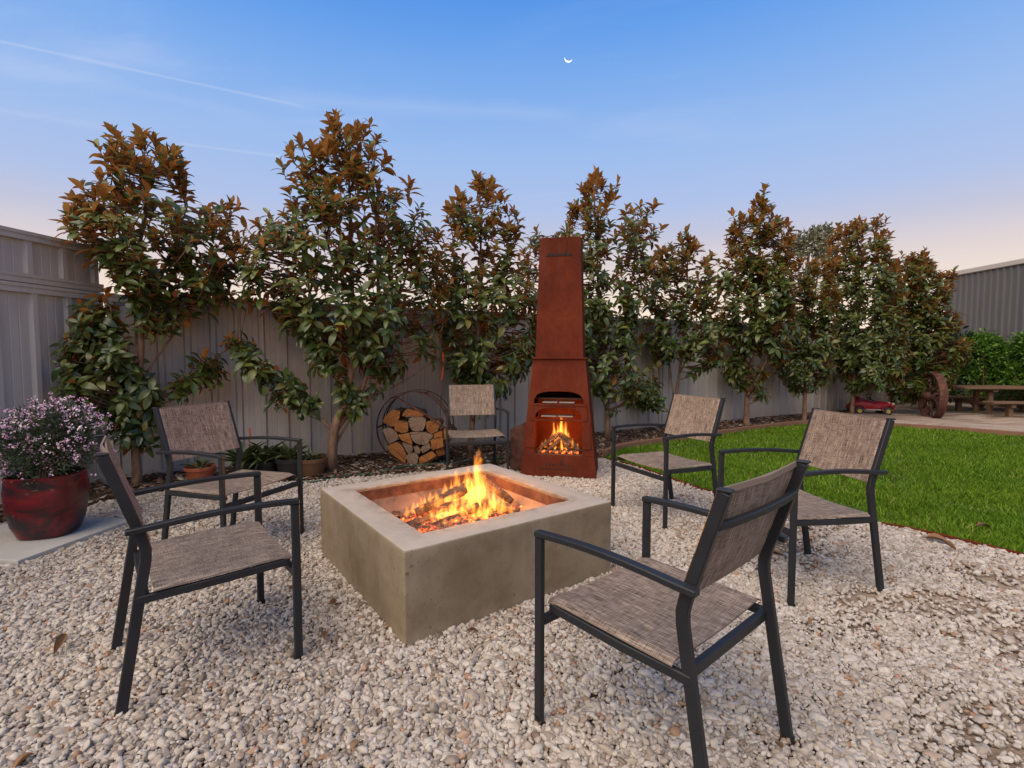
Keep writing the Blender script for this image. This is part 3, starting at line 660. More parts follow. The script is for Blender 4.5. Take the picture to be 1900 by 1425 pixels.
# ================================================================== FIRE PIT
def fire_pit():
    root = tag(empty('fire_pit', PIT_C, PIT_A), 'square pale concrete fire pit with a burning fire in the middle of the gravel', 'fire pit')
    o, i, h = PIT_S / 2, .452, PIT_H; m = MB()
    loops = [(o, -.02), (o, h), (i, h), (i, h - .06), (i - .02, .12)]
    vs = [(sx * r_, sy * r_, z) for r_, z in loops for sx, sy in ((-1, -1), (1, -1), (1, 1), (-1, 1))]
    fs = [(k * 4 + j, k * 4 + (j + 1) % 4, k * 4 + 4 + (j + 1) % 4, k * 4 + 4 + j) for k in range(len(loops) - 1) for j in range(4)]
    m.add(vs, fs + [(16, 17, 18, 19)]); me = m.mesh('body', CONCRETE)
    bm = bmesh.new(); bm.from_mesh(me); es = [e for e in bm.edges if len(e.link_faces) == 2 and e.calc_face_angle(0) > .5 and max(v.co.z for v in e.verts) > .1]
    bmesh.ops.bevel(bm, geom=es, offset=.009, segments=3, affect='EDGES', profile=.5, clamp_overlap=True)
    bmesh.ops.subdivide_edges(bm, edges=[e for e in bm.edges if e.calc_length() > .3], cuts=14, use_grid_fill=True)
    for v in bm.verts:
        q = math.sin(v.co.x * 23 + v.co.z * 11) * math.sin(v.co.y * 19 + 2) + .6 * math.sin(v.co.x * 61 + v.co.y * 47 + v.co.z * 53)
        v.co += v.normal * q * .0017
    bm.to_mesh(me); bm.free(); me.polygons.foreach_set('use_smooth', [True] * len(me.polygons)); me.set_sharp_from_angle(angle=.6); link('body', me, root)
    t = MB(); L2 = [(i - .0015, h - .012), (i - .010, h - .012), (i - .012, h - .075), (i - .09, .268), (i - .11, .262)]
    vs = [(sx * r_, sy * r_, z) for r_, z in L2 for sx, sy in ((-1, -1), (1, -1), (1, 1), (-1, 1))]
    t.add(vs, [(k * 4 + j, k * 4 + (j + 1) % 4, k * 4 + 4 + (j + 1) % 4, k * 4 + 4 + j) for k in range(len(L2) - 1) for j in range(4)] + [(16, 17, 18, 19)])
    t.build('steel_tray', TRAY, root)
    r2 = MB(); LL = [(i - .0105, h - .014), (i - .0115, h - .014), (i - .0135, h - .074), (i - .0125, h - .074)]; vs = [(sx * r_, sy * r_, z) for r_, z in LL for sx, sy in ((-1, -1), (1, -1), (1, 1), (-1, 1))]
    r2.add(vs, [(k * 4 + j, k * 4 + (j + 1) % 4, ((k + 1) % 4) * 4 + (j + 1) % 4, ((k + 1) % 4) * 4 + j) for k in range(4) for j in range(4)]); r2.build('lip_band', DARKRUST, root)
fire_pit()
def lump(name, a, b, rad, mat, seed, sides=7, wob=.22, flat=1.0):
    """a log or coal between two points, irregular section"""
    rg = random.Random(seed); a, b = Vector(a), Vector(b); n = 6; d = (b - a); base = (a + b) / 2; t = d.normalized()
    ref = Vector((0, 0, 1)) if abs(t.z) < .9 else Vector((1, 0, 0)); x = ref.cross(t).normalized(); y = t.cross(x)
    k = [1 + rg.uniform(-wob, wob) for _ in range(sides)]; m = MB(); vs = []; fs = []
    for i in range(n):
        f = i / (n - 1); c = a + d * f - base; e = 1 - .25 * (abs(f - .5) * 2) ** 8
        for j in range(sides):
            q = 2 * math.pi * j / sides; rr = rad * k[j] * e * (1 + rg.uniform(-.06, .06)); vs.append(c + x * math.cos(q) * rr + y * math.sin(q) * rr * flat)
    for i in range(n - 1):
        for j in range(sides): fs.append((i * sides + j, i * sides + (j + 1) % sides, (i + 1) * sides + (j + 1) % sides, (i + 1) * sides + j))
    fs += [tuple(range(sides))[::-1], tuple(range((n - 1) * sides, n * sides))]; m.add(vs, fs)
    return m.build(name, mat, None, base, smooth=.7)
PITLOGS = [
    ((772, 951, .318), (896, 886, .465), .033, 'long charred log leaning up across the middle of the pit fire'),
    ((888, 884, .46), (951, 931, .315), .030, 'charred log sloping down to the right of the pit fire'),
    ((822, 926, .385), (866, 908, .43), .026, 'short log lying on top of the long leaning log'),
    ((806, 976, .285), (868, 953, .30), .026, 'charred log lying along the front of the pit fire'),
    ((760, 978, .28), (803, 960, .295), .026, 'charred log at the near left corner of the embers'),
    ((866, 950, .32), (889, 938, .35), .027, 'stubby round-ended log below the tall flame'),
    ((922, 938, .30), (962, 950, .28), .026, 'grey-brown log lying at the right of the embers'),
    ((893, 890, .45), (905, 962, .29), .026, 'glowing log propped upright under the tall flame'),
    ((870, 893, .45), (842, 915, .33), .022, 'thin log at the back of the fire under the left flame')]
for k, (a, b, r_, lab) in enumerate(PITLOGS): tag(lump('burning_log', gnd(*a), gnd(*b), r_, CHAR, 30 + k), lab, 'log', 'logs burning in the fire pit')
def embers():
    nx = 44; m = MB(); rg = random.Random(5); vs = []; fs = []
    for j in range(nx):
        for i in range(nx):
            u, v = (i / (nx - 1) - .5) * .62, (j / (nx - 1) - .5) * .62; r_ = math.hypot(u, v) / .31
            z = .0 if r_ > 1 else (1 - r_ * r_) * .035 + rg.uniform(0, .016); vs.append((u, v, z if r_ < 1 else -.006))
    for j in range(nx - 1):
        for i in range(nx - 1): fs.append((j * nx + i, j * nx + i + 1, j * nx + nx + i + 1, j * nx + nx + i))
    m.add(vs, fs); c = PIT_C + Vector((0, -.06, .264)); tag(m.build('ember_bed', EMBER, None, c, (0, 0, PIT_A), fixn=False), 'bed of glowing orange embers under the pit fire', 'embers', kind='stuff')
embers()
rg = random.Random(9)
coal_px = [(748, 962), (763, 956), (735, 955), (775, 968), (838, 968), (852, 972), (880, 958), (900, 952), (912, 958), (930, 957), (945, 944), (790, 980), (822, 985), (812, 958), (785, 940), (965, 940), (872, 966)]
for k, (x, y) in enumerate(coal_px):
    a = gnd(x, y, .284); v = Vector((rg.uniform(-1, 1), rg.uniform(-1, 1), rg.uniform(-.2, .3))).normalized() * rg.uniform(.016, .034)
    tag(lump('charcoal_lump', a - v, a + v, rg.uniform(.014, .024), EMBER if k % 3 == 0 else CHAR, 60 + k, 6, .3, .8), 'small charred lump glowing among the pit embers', 'charcoal', 'charcoal lumps in the fire pit')
def flame_mesh():
    m = MB(); m.lathe([(.22, -.03), (.46, .04), (.52, .16), (.52, .4), (.46, .65), (.36, .86), (.16, 1.02)], 10); return m.mesh('flame_tongue', FLAME)
FM = flame_mesh()
def flames(name, label, loc, lst):
    root = tag(empty(name, loc), label, 'fire'); rg = random.Random(hash(len(lst)) + 3)
    for p, w, h, gain in lst:
        o = link('flame_tongue', FM, root, Vector(p) - Vector(loc), (rg.uniform(-.12, .12), rg.uniform(-.14, .14), rg.uniform(0, 6))); o.scale = (w, w, h); o.color = (gain, gain, gain, 1)
    return root
def pit_flames():
    rows = [(884, 938, 838, 44, .345, 1.2), (893, 935, 868, 38, .34, 1.0), (873, 930, 866, 32, .345, .9), (845, 928, 872, 30, .34, .85), (860, 932, 884, 26, .33, .9), (829, 930, 896, 26, .34, .8), (903, 935, 884, 26, .34, .75),
            (812, 940, 908, 22, .34, .8), (797, 944, 912, 20, .33, .8), (782, 950, 922, 20, .32, .7), (768, 952, 930, 22, .31, .6), (755, 958, 938, 20, .30, .5), (914, 942, 900, 24, .33, .75), (925, 948, 914, 22, .31, .7), (936, 950, 924, 18, .30, .6),
            (838, 958, 928, 26, .31, .9), (818, 962, 938, 24, .30, .8), (858, 956, 928, 24, .31, .9), (800, 965, 945, 22, .29, .7), (880, 966, 936, 24, .29, .8), (897, 962, 924, 24, .30, 1.0), (908, 955, 918, 22, .31, .9), (846, 940, 908, 24, .34, .7), (875, 948, 900, 26, .33, 1.1), (948, 952, 934, 20, .29, .45), (780, 972, 954, 20, .28, .5), (826, 978, 958, 22, .28, .5),
            (889, 925, 852, 18, .37, 1.2), (878, 928, 872, 16, .36, 1.0), (898, 930, 890, 14, .36, .9), (850, 922, 886, 14, .37, 1.0), (838, 924, 890, 14, .36, .9), (865, 926, 876, 15, .36, 1.0), (820, 932, 906, 13, .35, .9), (805, 938, 916, 13, .34, .9), (790, 944, 920, 12, .33, .8), (846, 956, 934, 16, .31, 1.1), (828, 960, 940, 15, .30, 1.1), (868, 954, 926, 16, .31, 1.1), (902, 966, 936, 15, .29, 1.1), (812, 963, 946, 14, .30, 1.0), (918, 946, 908, 14, .32, 1.0), (888, 958, 930, 18, .31, 1.2), (775, 948, 930, 12, .32, .8), (930, 952, 922, 13, .30, .8)]
    out = []
    for x, y0, y1, w, z, gain in rows:
        p = gnd(x, y0, z); k = p.y / FPX; out.append((p, w * k * 1.25, (y0 - y1) * k * 1.12, gain / max(.35, w * k / .085)))
    c = gnd(884, 938, .30); flames('fire', 'orange and yellow flames rising from the logs in the concrete pit', c, out)
    for n_, q, e, r_ in (('fire_glow', (gnd(884, 925, .34) + Vector((0, 0, .10))), 32.0, .10), ('ember_glow', (gnd(830, 950, .32) + Vector((0, 0, .05))), 9.0, .08)):
        l = bpy.data.lights.new(n_, 'POINT'); l.energy = e; l.color = (1, .40, .10); l.shadow_soft_size = r_; o = bpy.data.objects.new(n_, l); COL.objects.link(o); o.location = q
pit_flames()

# ================================================================== CHAIRS
def chair_parts():
    Wf, Wr, uf, ub, ur, ut, ha, hb, ht = .597, .495, .246, -.227, -.317, -.334, .639, .552, .886
    P = []                                                     # (name, mesh, [sub-parts])
    def add(name, mb, mat, bevel=.003, subs=(), **kw): P.append((name, mb.mesh(name, mat, bevel=bevel, **kw), list(subs)))
    for s in (1, -1):
        vf, vr = s * Wf / 2, s * Wr / 2
        cap = MB(); cap.box((uf, vf, .006), (.035, .027, .012)); m = MB(); m.bar([(uf, vf, .010), (uf, vf, ha - .011)], .030, .021, (1, 0, 0)); add('front_leg', m, FRAME, subs=[('foot_cap', cap.mesh('foot_cap', RUBBER))])
        m = MB(); m.bar([(ur + .002, vr, .010), (ub - .004, vr, hb - .035), (ub - .003, vr, hb), (ub - .012, vr, hb + .04), (ut, vr, ht)], .034, .022, (1, 0, 0))
        cap = MB(); cap.box((ur, vr, .006), (.035, .027, .012)); top = MB(); top.box((ut - .001, vr, ht + .004), (.038, .026, .008)); add('rear_post', m, FRAME, subs=[('foot_cap', cap.mesh('foot_cap', RUBBER)), ('post_cap', top.mesh('post_cap', FRAME, bevel=.003))])
        ve = s * (Wr / 2 + .030); m = MB(); pts = []
        for k in range(9):
            f = k / 8; pts.append((uf + .015 + f * (-.285 - uf - .015), vf + (ve - vf) * f, ha + .013 * math.sin(math.pi * min(1, f * 1.05)) - .012 * f))
        m.bar(pts, .031, .019, (0, 1, 0)); add('armrest', m, FRAME)
        vs_ = s * .262; m = MB(); m.bar([(uf - .015, vs_, .394), (-.05, vs_, .386), (-.262, s * .250, .380)], .020, .028, (0, 1, 0)); add('seat_rail', m, FRAME)
    m = MB(); m.bar([(uf - .002, -.2865, .352), (uf - .002, .2865, .352)], .022, .03, (1, 0, 0)); add('front_crossbar', m, FRAME)
    m = MB(); m.bar([(-.235, -.250, .378), (-.235, .250, .378)], .022, .034, (1, 0, 0)); add('rear_crossbar', m, FRAME)
    m = MB(); pts = []
    for k in range(11):
        f = k / 10; pts.append((-.314 - .024 * math.sin(math.pi * f) ** .7, -.247 + .494 * f, .795 + .004 * math.sin(math.pi * f)))
    m.bar(pts, .02, .02, (0, 0, 1)); add('back_rail', m, FRAME)
    def sling(name, fn, nu, nv, Lu, Lv, thick, inset_lines=False):
        bm = bmesh.new(); uvl = bm.loops.layers.uv.new('UVMap'); gv = {}
        for side in (0, 1):
            for i in range(nu + 1):
                for j in range(nv + 1):
                    p, nrm = fn(i / nu, j / nv); gv[side, i, j] = bm.verts.new(Vector(p) + Vector(nrm) * (thick / 2 if side else -thick / 2))
        def quad(ks):
            f = bm.faces.new([gv[k] for k in ks])
            for l, k in zip(f.loops, ks): l[uvl].uv = (k[1] / nu * Lu + (.3 if k[0] else 0), k[2] / nv * Lv)
            f.smooth = True
        for i in range(nu):
            for j in range(nv):
                quad([(1, i, j), (1, i + 1, j), (1, i + 1, j + 1), (1, i, j + 1)]); quad([(0, i, j + 1), (0, i + 1, j + 1), (0, i + 1, j), (0, i, j)])
        for i in range(nu):
            for j in (0, nv): quad([(0, i, j), (0, i + 1, j), (1, i + 1, j), (1, i, j)])
        for j in range(nv):
            for i in (0, nu): quad([(0, i, j), (0, i, j + 1), (1, i, j + 1), (1, i, j)])
        bmesh.ops.recalc_face_normals(bm, faces=bm.faces); me = bpy.data.meshes.new(name); bm.to_mesh(me); bm.free(); me.materials.append(SLING); me.set_sharp_from_angle(angle=.9); P.append((name, me, []))
    def seat(f, e):                                            # f across, e front to back
        v = (f - .5) * .538; u = .238 - e * .452; sag = .012 * (1 - (2 * f - 1) ** 2); ft = .010 * (1 - min(1, e * 8)) ** 2
        wrap = .012 * max(0, abs(2 * f - 1) - .93) / .07
        return (u, v, .428 - .010 * e - sag - ft - wrap), (0, 0, 1)
    sling('seat', seat, 28, 12, .54, .45, .005)
    def back(f, e):                                            # e from bottom to top along the posts
        v = (f - .5) * .498; z = .572 + e * (.884 - .572); u = ub - .010 + (ut - ub + .010) * (z - hb - .03) / (ht - hb - .03) + .020; sag = -.022 * (1 - (2 * f - 1) ** 2) * (.35 + .65 * math.sin(math.pi * e)); wrap = -.010 * max(0, abs(2 * f - 1) - .93) / .07
        return (u + sag + wrap, v, z), (.95, 0, .31)
    sling('backrest', back, 28, 12, .5, .34, .005)
    hem = MB(); hem.bar([(ut + .016, -.236, ht - .004), (ut + .0, 0, ht - .006), (ut + .016, .236, ht - .004)], .006, .016, (1, 0, 0)); P.append(('top_hem', hem.mesh('top_hem', SLING), []))
    return P
CP = chair_parts()
CHAIRS = [
    ((-1.231, 2.040), .687, 'sling armchair at front left, seen side-on, nearest the flower pot'),
    ((.476, 1.615), 2.292, 'sling armchair closest to the camera, its back turned'),
    ((1.535, 2.731), -2.960, 'sling armchair standing at the lawn edge, rightmost of the six'),
    ((1.156, 3.838), -2.702, 'sling armchair between the rusty chiminea and the lawn'),
    ((-.379, 5.168), -1.380, 'sling armchair facing the camera in front of the firewood rack'),
    ((-1.759, 3.186), -.347, 'sling armchair left of the pit, before the leftmost magnolia')]
for (x, y), a, lab in CHAIRS:
    r_ = tag(empty('patio_chair', (x, y, .006), a), 'charcoal framed brown ' + lab, 'chair', 'sling armchairs around the fire pit')
    for n_, me, subs in CP:
        o = link(n_, me, r_)
        for sn, sme in subs: link(sn, sme, o)

# ================================================================== CHIMINEA
def chiminea():
    c = (gnd(965, 882) + gnd(1108, 893)) / 2; ang = R(-11.5); root = tag(empty('chiminea', (c.x, c.y, 0), ang), 'tall tapering rusted steel chiminea with a fire burning inside', 'chiminea')
    H1, H2 = 1.178, 2.368
    def hw(z): return .378 - (.378 - .258) * min(z, H1) / H1 if z < .25 else .3525 - (.3525 - .258) * (min(z, H1) - .25) / (H1 - .25)
    def yf(z): return .06 * z / H1
    def yb(z): return .56 - .10 * z / H1
    T = .008
    def fr(u, z, t): return (u, yf(z) - t, z)
    def plate(name, poly, t=T, mat=RUST, parent=root, off=0.0):
        m = MB(); m.prism(poly, t, lambda a, b, q: fr(a, b, q + off)); return m.build(name, mat, parent, bevel=.0015)
    def arch(hwd, z0, z1, zc, n=14, cr=.05):
        """upper outline of an arched opening from left to right"""
        pts = []
        for k in range(n + 1):
            f = -1 + 2 * k / n; pts.append((f * hwd, zc + (z1 - zc) * math.sqrt(max(0, 1 - abs(f) ** 3))))
        return pts
    plate('base_panel', [(-hw(0), 0), (hw(0), 0), (hw(.228), .228), (-hw(.228), .228)])
    for s in (-1, 1):
        pts = [(s * .237, .2285), (s * hw(.2285), .2285), (s * hw(.85), .85), (s * .248, .7355), (s * .237, .735)]
        pts = [(s * .237, .2285), (s * hw(.2285), .2285), (s * hw(.735), .735), (s * .237, .735)]
        plate('jamb', pts if s > 0 else pts[::-1])
    # top plate with arched underside
    a = arch(.245, .736, .857, .775); poly = [(-hw(.7355), .7355), (-.245, .7355)] + a + [(.245, .7355), (hw(.7355), .7355), (hw(H1), H1), (-hw(H1), H1)]
    plate('upper_panel', poly)
    m = MB(); m.prism([(-.27, .715), (.27, .715), (.27, .7345), (-.27, .7345)], .075, lambda a_, b_, q: fr(a_, b_, q - .045)); m.build('oven_shelf', RUST, root, bevel=.002)
    a2 = arch(.225, .588, .694, .63); plate('hood', [(-.285, .580), (-.225, .580)] + a2 + [(.225, .580), (.285, .580), (.280, .714), (-.280, .714)], .006, off=.018)
    m = MB(); m.prism([(-.283, .566), (.283, .566), (.283, .580), (-.283, .580)], .028, lambda a_, b_, q: fr(a_, b_, q - .004)); m.build('hood_lip', RUST, root, bevel=.002)
    for s in (-1, 1):
        m = MB(); m.prism([(s * .2365, .295), (s * .325, .295), (s * .312, .568), (s * .2365, .568)][::s], .008, lambda a_, b_, q: fr(a_, b_, q + .010)); m.build('door_panel', RUST, root, bevel=.002)
    for k, (z, u0) in enumerate(((.748, 0), (.612, -.01))):
        for s in (-1, 1):
            m = MB(); m.box((s * .082 + u0, yf(z) + .05, z), (.150, .16, .012)); m.build('grate', GRATE, root, bevel=.003)
    # sides, back, inside
    for s in (-1, 1):
        m = MB(); V = [(s * hw(z), y, z) for z, y in ((0, yf(0)), (0, yb(0)), (.25, yb(.25)), (H1, yb(H1)), (H1, yf(H1)), (.25, yf(.25)))]; V2 = [(v[0] - s * T, v[1], v[2]) for v in V]; n = 6
        m.add(V + V2, [tuple(range(n)), tuple(range(n, 2 * n))[::-1]] + [(i, (i + 1) % n, n + (i + 1) % n, n + i) for i in range(n)]); m.build('side_panel', RUST, root)
    m = MB(); m.prism([(-hw(0), 0), (hw(0), 0), (hw(.25), .25), (hw(H1), H1), (-hw(H1), H1), (-hw(.25), .25)], T, lambda a_, b_, q: (a_, yb(b_) + q, b_)); m.build('back_panel', RUST, root)
    m = MB(); m.box((0, .27, .222), (.62, .46, .01)); m.build('firebox_floor', SOOT, root)
    m = MB(); m.box((0, .40, .50), (.52, .01, .54)); m.build('firebox_back', RUST, root)
    for s in (-1, 1):
        m = MB(); m.box((s * .262, .22, .40), (.008, .34, .34)); m.build('firebox_side', RUST, root)
    m = MB(); m.box((0, .26, .78), (.56, .30, .012)); m.build('baffle', SOOT, root)
    # collar and flue
    m = MB(); k = .27; m.box((0, .26, H1 + .006), (k * 2, .46, .014)); m.build('collar', RUST, root, bevel=.003)
    m = MB(); b0, b1, d0, d1 = .236, .200, .19, .165; vs = [(sx * b, .26 + sy * d, z) for b, d, z in ((b0, d0, H1 + .013), (b1, d1, H2), (b1 - .006, d1 - .006, H2), (b0 - .006, d0 - .006, H1 + .02)) for sx, sy in ((-1, -1), (1, -1), (1, 1), (-1, 1))]
    m.add(vs, [(q * 4 + j, q * 4 + (j + 1) % 4, q * 4 + 4 + (j + 1) % 4, q * 4 + 4 + j) for q in range(3) for j in range(4)]); flue = m.build('flue', RUST, root)
    # cut-out emblem near the top of the flue and the lettering band on the base
    def yflue(z): return .26 - (d0 + (d1 - d0) * (z - H1) / (H2 - H1)) - .002
    m = MB()
    def blk(poly, face): m.prism(poly, .002, face)
    ff = lambda a_, b_, q: (a_, yflue(b_) - q, b_)
    blk([(-.135, 2.185), (.125, 2.185), (.11, 2.196), (-.125, 2.196)], ff)
    for x, w, h in ((-.12, .035, .022), (-.08, .025, .014), (-.045, .03, .026), (-.01, .022, .016), (.085, .03, .020)): blk([(x, 2.1975), (x + w, 2.1975), (x + w * .8, 2.1975 + h), (x + w * .15, 2.1975 + h * .8)], ff)
    blk([(.02, 2.1975), (.07, 2.1975), (.066, 2.25)], ff); blk([(.0655, 2.252), (.0685, 2.252), (.0685, 2.345), (.0655, 2.345)], ff)
    m.build('emblem', CUT, flue)
    m = MB(); fb = lambda a_, b_, q: fr(a_, b_, T + .0005 + q)
    blk([(-.19, .088), (.165, .088), (.165, .094), (-.19, .094)], fb)
    blk([(.012, .132), (.058, .132), (.035, .185)], fb)
    gl = [(-.125, .024), (-.092, .03), (-.055, .018), (-.03, .026), (.07, .02), (.098, .014), (.118, .012)]
    for x, w in gl:
        blk([(x, .118), (x + w * .25, .118), (x + w * .25, .142), (x, .142)], fb); blk([(x + w * .26, .136), (x + w, .136), (x + w, .141), (x + w * .26, .141)], fb); blk([(x + w * .26, .118), (x + w * .8, .118), (x + w * .8, .122), (x + w * .26, .122)], fb)
    m.build('lettering', CUT, root)
    # ash flap swung out on the left
    m = MB(); pts = [(-.30, .07, .03), (-.52, .20, .03), (-.52, .20, .44), (-.30, .07, .56)]; q = [(x + .004, y - .007, z) for x, y, z in pts]; m.add(pts + q, [(0, 1, 2, 3), (7, 6, 5, 4), (0, 4, 5, 1), (1, 5, 6, 2), (2, 6, 7, 3), (3, 7, 4, 0)]); m.build('side_flap', DARKRUST, root)
    M_ = Matrix.Translation((c.x, c.y, 0)) @ Matrix.Rotation(ang, 4, 'Z'); g_ = lambda x, y, z: M_ @ Vector((x, y, z))
    for k, (a_, b_, r_, lab) in enumerate((((-.20, .14, .265), (.005, .16, .43), .026, 'charred log leaning from the left inside the chiminea'), ((.205, .14, .265), (-.005, .15, .43), .027, 'charred log leaning from the right inside the chiminea'), ((-.10, .10, .26), (.03, .16, .40), .02, 'thin glowing log at the front left inside the chiminea'), ((.11, .10, .26), (.0, .17, .40), .02, 'thin glowing log at the front right inside the chiminea'), ((-.20, .22, .25), (.20, .22, .25), .03, 'charred log lying across the back of the chiminea hearth'))):
        tag(lump('burning_log', g_(*a_), g_(*b_), r_, CHAR, 90 + k), lab, 'log', 'logs burning in the chiminea')
    rg = random.Random(4)
    for k in range(12):
        a_ = g_(-.19 + .034 * k, rg.uniform(.08, .14), .247); v = Vector((rg.uniform(-1, 1), rg.uniform(-.5, .5), rg.uniform(-.2, .2))).normalized() * .025
        tag(lump('charcoal_lump', a_ - v, a_ + v, rg.uniform(.014, .02), EMBER if k % 2 else CHAR, 120 + k, 6, .3), 'small glowing coal on the hearth of the chiminea', 'charcoal', 'coals in the chiminea')
    out = []
    for x, z0, z1, w, gain in ((.0, .36, .60, .085, 1.5), (.055, .36, .56, .07, 1.2), (-.05, .34, .53, .06, 1.1), (.02, .34, .56, .05, 1.3), (-.02, .34, .52, .05, 1.3), (.09, .31, .45, .06, .8), (-.10, .30, .42, .06, .8), (.135, .29, .39, .05, .7), (-.145, .28, .37, .05, .7), (-.045, .26, .36, .045, 1.1), (.03, .26, .38, .04, 1.2), (.075, .26, .34, .04, .9), (-.18, .27, .34, .05, .5), (.18, .27, .34, .05, .5)):
        out.append((g_(x, .19 if z1 > .41 else .13, z0), w * 1.35, (z1 - z0) * 1.15, gain / max(.35, w / .075)))
    flames('fire', 'small pyramid of flames inside the rusty chiminea', g_(0, .18, .24), out)
    l = bpy.data.lights.new('chiminea_glow', 'POINT'); l.energy = 7.0; l.color = (1, .38, .09); l.shadow_soft_size = .06; o = bpy.data.objects.new('chiminea_glow', l); COL.objects.link(o); o.location = g_(0, .15, .45)
chiminea()

# ================================================================== FIREWOOD RACK
def firewood():
    Y = 5.55; cx, cz = at(765, 792, Y).x, .415; R0 = .405; ang = math.atan2(cx, Y) * -.6; root = tag(empty('firewood_rack', (cx, Y, 0), -.10), 'round rusty steel hoop rack holding split firewood by the fence', 'firewood rack')
    def hoop(y0, wd, r_, t, name):
        m = MB(); n = 56; vs = []; fs = []
        for k in range(n):
            q = 2 * math.pi * k / n; ca, sa = math.cos(q), math.sin(q)
            vs += [(r_ * ca, y0, cz + r_ * sa), (r_ * ca, y0 + wd, cz + r_ * sa), ((r_ - t) * ca, y0 + wd, cz + (r_ - t) * sa), ((r_ - t) * ca, y0, cz + (r_ - t) * sa)]
        for k in range(n):
            a, b = k * 4, ((k + 1) % n) * 4
            for j in range(4): fs.append((a + j, b + j, b + (j + 1) % 4, a + (j + 1) % 4))
        m.add(vs, fs); return m.build(name, DARKRUST, root, smooth=.7)
    hoop(-.02, .035, R0, .006, 'front_hoop'); hoop(.14, .03, R0 - .012, .006, 'middle_hoop'); hoop(.26, .035, R0, .006, 'rear_hoop')
    for a in (.2, .35, .5, .66, .84, -.03):
        q = a * 2 * math.pi; m = MB(); m.bar([((R0 - .003) * math.cos(q), -.02, cz + (R0 - .003) * math.sin(q)), ((R0 - .003) * math.cos(q), .295, cz + (R0 - .003) * math.sin(q))], .02, .006, (-math.sin(q), 0, math.cos(q))); m.build('spacer', DARKRUST, root)
    for y in (-.005, .03):
        m = MB(); m.bar([(-.19, y, cz + .345), (.20, y, cz + .12), (.36, y, cz + .0)], .006, .014, (0, 1, 0)); m.build('diagonal_brace', DARKRUST, root)
    for s in (-1, 1):
        m = MB(); m.box((s * .12, .13, .012), (.05, .36, .024)); m.build('foot', DARKRUST, root)
    LOGS = [
        ([(520, 490), (545, 440), (605, 385), (668, 398), (662, 450), (640, 505), (600, 532)], 0, 'orange wedge log standing at the top left of the firewood stack'),
        ([(695, 440), (705, 405), (745, 375), (855, 400), (880, 440)], 0, 'flat orange log lying on top of the firewood stack'),
        ([(750, 470), (780, 445), (860, 445), (895, 465), (893, 520), (870, 565), (820, 575), (775, 560), (752, 520)], 1, 'round grey log near the top centre of the firewood stack'),
        ([(625, 505), (660, 478), (742, 492), (745, 575), (690, 582), (632, 560)], 0, 'orange log left of the round grey log in the firewood stack'),
        ([(910, 490), (950, 478), (1015, 482), (1035, 505), (1000, 570), (950, 592), (915, 560)], 0, 'orange half-round log right of the round grey log in the firewood stack'),
        ([(520, 560), (580, 540), (645, 590), (655, 635), (572, 685)], 1, 'pale wedge log against the left of the firewood hoop'),
        ([(660, 602), (755, 585), (772, 640), (782, 685), (690, 650)], 0, 'orange wedge log left of the broad grey log in the firewood stack'),
        ([(765, 582), (895, 582), (965, 606), (905, 688), (832, 682), (790, 650)], 1, 'broad grey log in the middle of the firewood stack'),
        ([(972, 595), (1042, 562), (1048, 618), (978, 628)], 0, 'small orange log at the right of the firewood stack'),
        ([(566, 702), (648, 670), (690, 700), (732, 790), (718, 852), (600, 772)], 0, 'big orange log at the lower left of the firewood stack'),
        ([(690, 672), (780, 692), (785, 742), (742, 770)], 1, 'grey wedge log right of the big orange log in the firewood stack'),
        ([(795, 705), (835, 700), (858, 735), (850, 765), (812, 760)], 1, 'small pale log wedged in the lower middle of the firewood stack'),
        ([(855, 722), (930, 672), (945, 722), (875, 766)], 1, 'grey wedge log below the broad grey log in the firewood stack'),
        ([(950, 642), (1055, 622), (1058, 702), (960, 732)], 0, 'squarish orange log low on the right of the firewood stack'),
        ([(735, 790), (760, 760), (815, 760), (838, 800), (830, 850), (790, 874), (748, 862)], 1, 'round grey log at the very bottom of the firewood stack'),
        ([(850, 800), (958, 745), (1010, 800), (905, 860), (852, 866)], 0, 'long orange log at the lower right of the firewood stack'),
        ([(985, 742), (1052, 712), (1068, 775), (1015, 795)], 0, 'small orange log at the right end of the bottom row of firewood'),
        ([(1062, 545), (1115, 535), (1150, 580), (1125, 630), (1070, 640)], 0, 'orange log at the right rim of the hoop, showing past the chair leg')]
    rg = random.Random(2)
    for poly, pale, lab in LOGS:
        cxz = (sum(p[0] for p in poly) / len(poly), sum(p[1] for p in poly) / len(poly)); P = []
        for zx, zy in poly:
            zx = cxz[0] + (zx - cxz[0]) * 1.06; zy = cxz[1] + (zy - cxz[1]) * 1.06; w = at(600 + zx / 4.75, 680 + zy / 4.75, Y); P.append((w.x, w.z))
        o0 = (sum(p[0] for p in P) / len(P), sum(p[1] for p in P) / len(P)); y0 = rg.uniform(-.03, .03); L = rg.uniform(.26, .31); n = len(P)
        # rounder outline: corner-cut once
        Q = []
        for k in range(n):
            a, b = P[k], P[(k + 1) % n]; Q += [(a[0] * .9 + b[0] * .1, a[1] * .9 + b[1] * .1), (a[0] * .55 + b[0] * .45 + rg.uniform(-.004, .004), a[1] * .55 + b[1] * .45 + rg.uniform(-.004, .004)), (a[0] * .1 + b[0] * .9, a[1] * .1 + b[1] * .9)]
        n = len(Q); m = MB(); tw = rg.uniform(-.02, .02); vs = [(x - o0[0], rg.uniform(-.004, .004), z - o0[1]) for x, z in Q] + [((x - o0[0]) * .95 + tw, L, (z - o0[1]) * .95) for x, z in Q]
        m.cur = 0; m.add(vs, [tuple(range(n)), tuple(range(n, 2 * n))[::-1]]); m.cur = 1; m.f += [[i, (i + 1) % n, n + (i + 1) % n, n + i] for i in range(n)]; m.mi += [1] * n
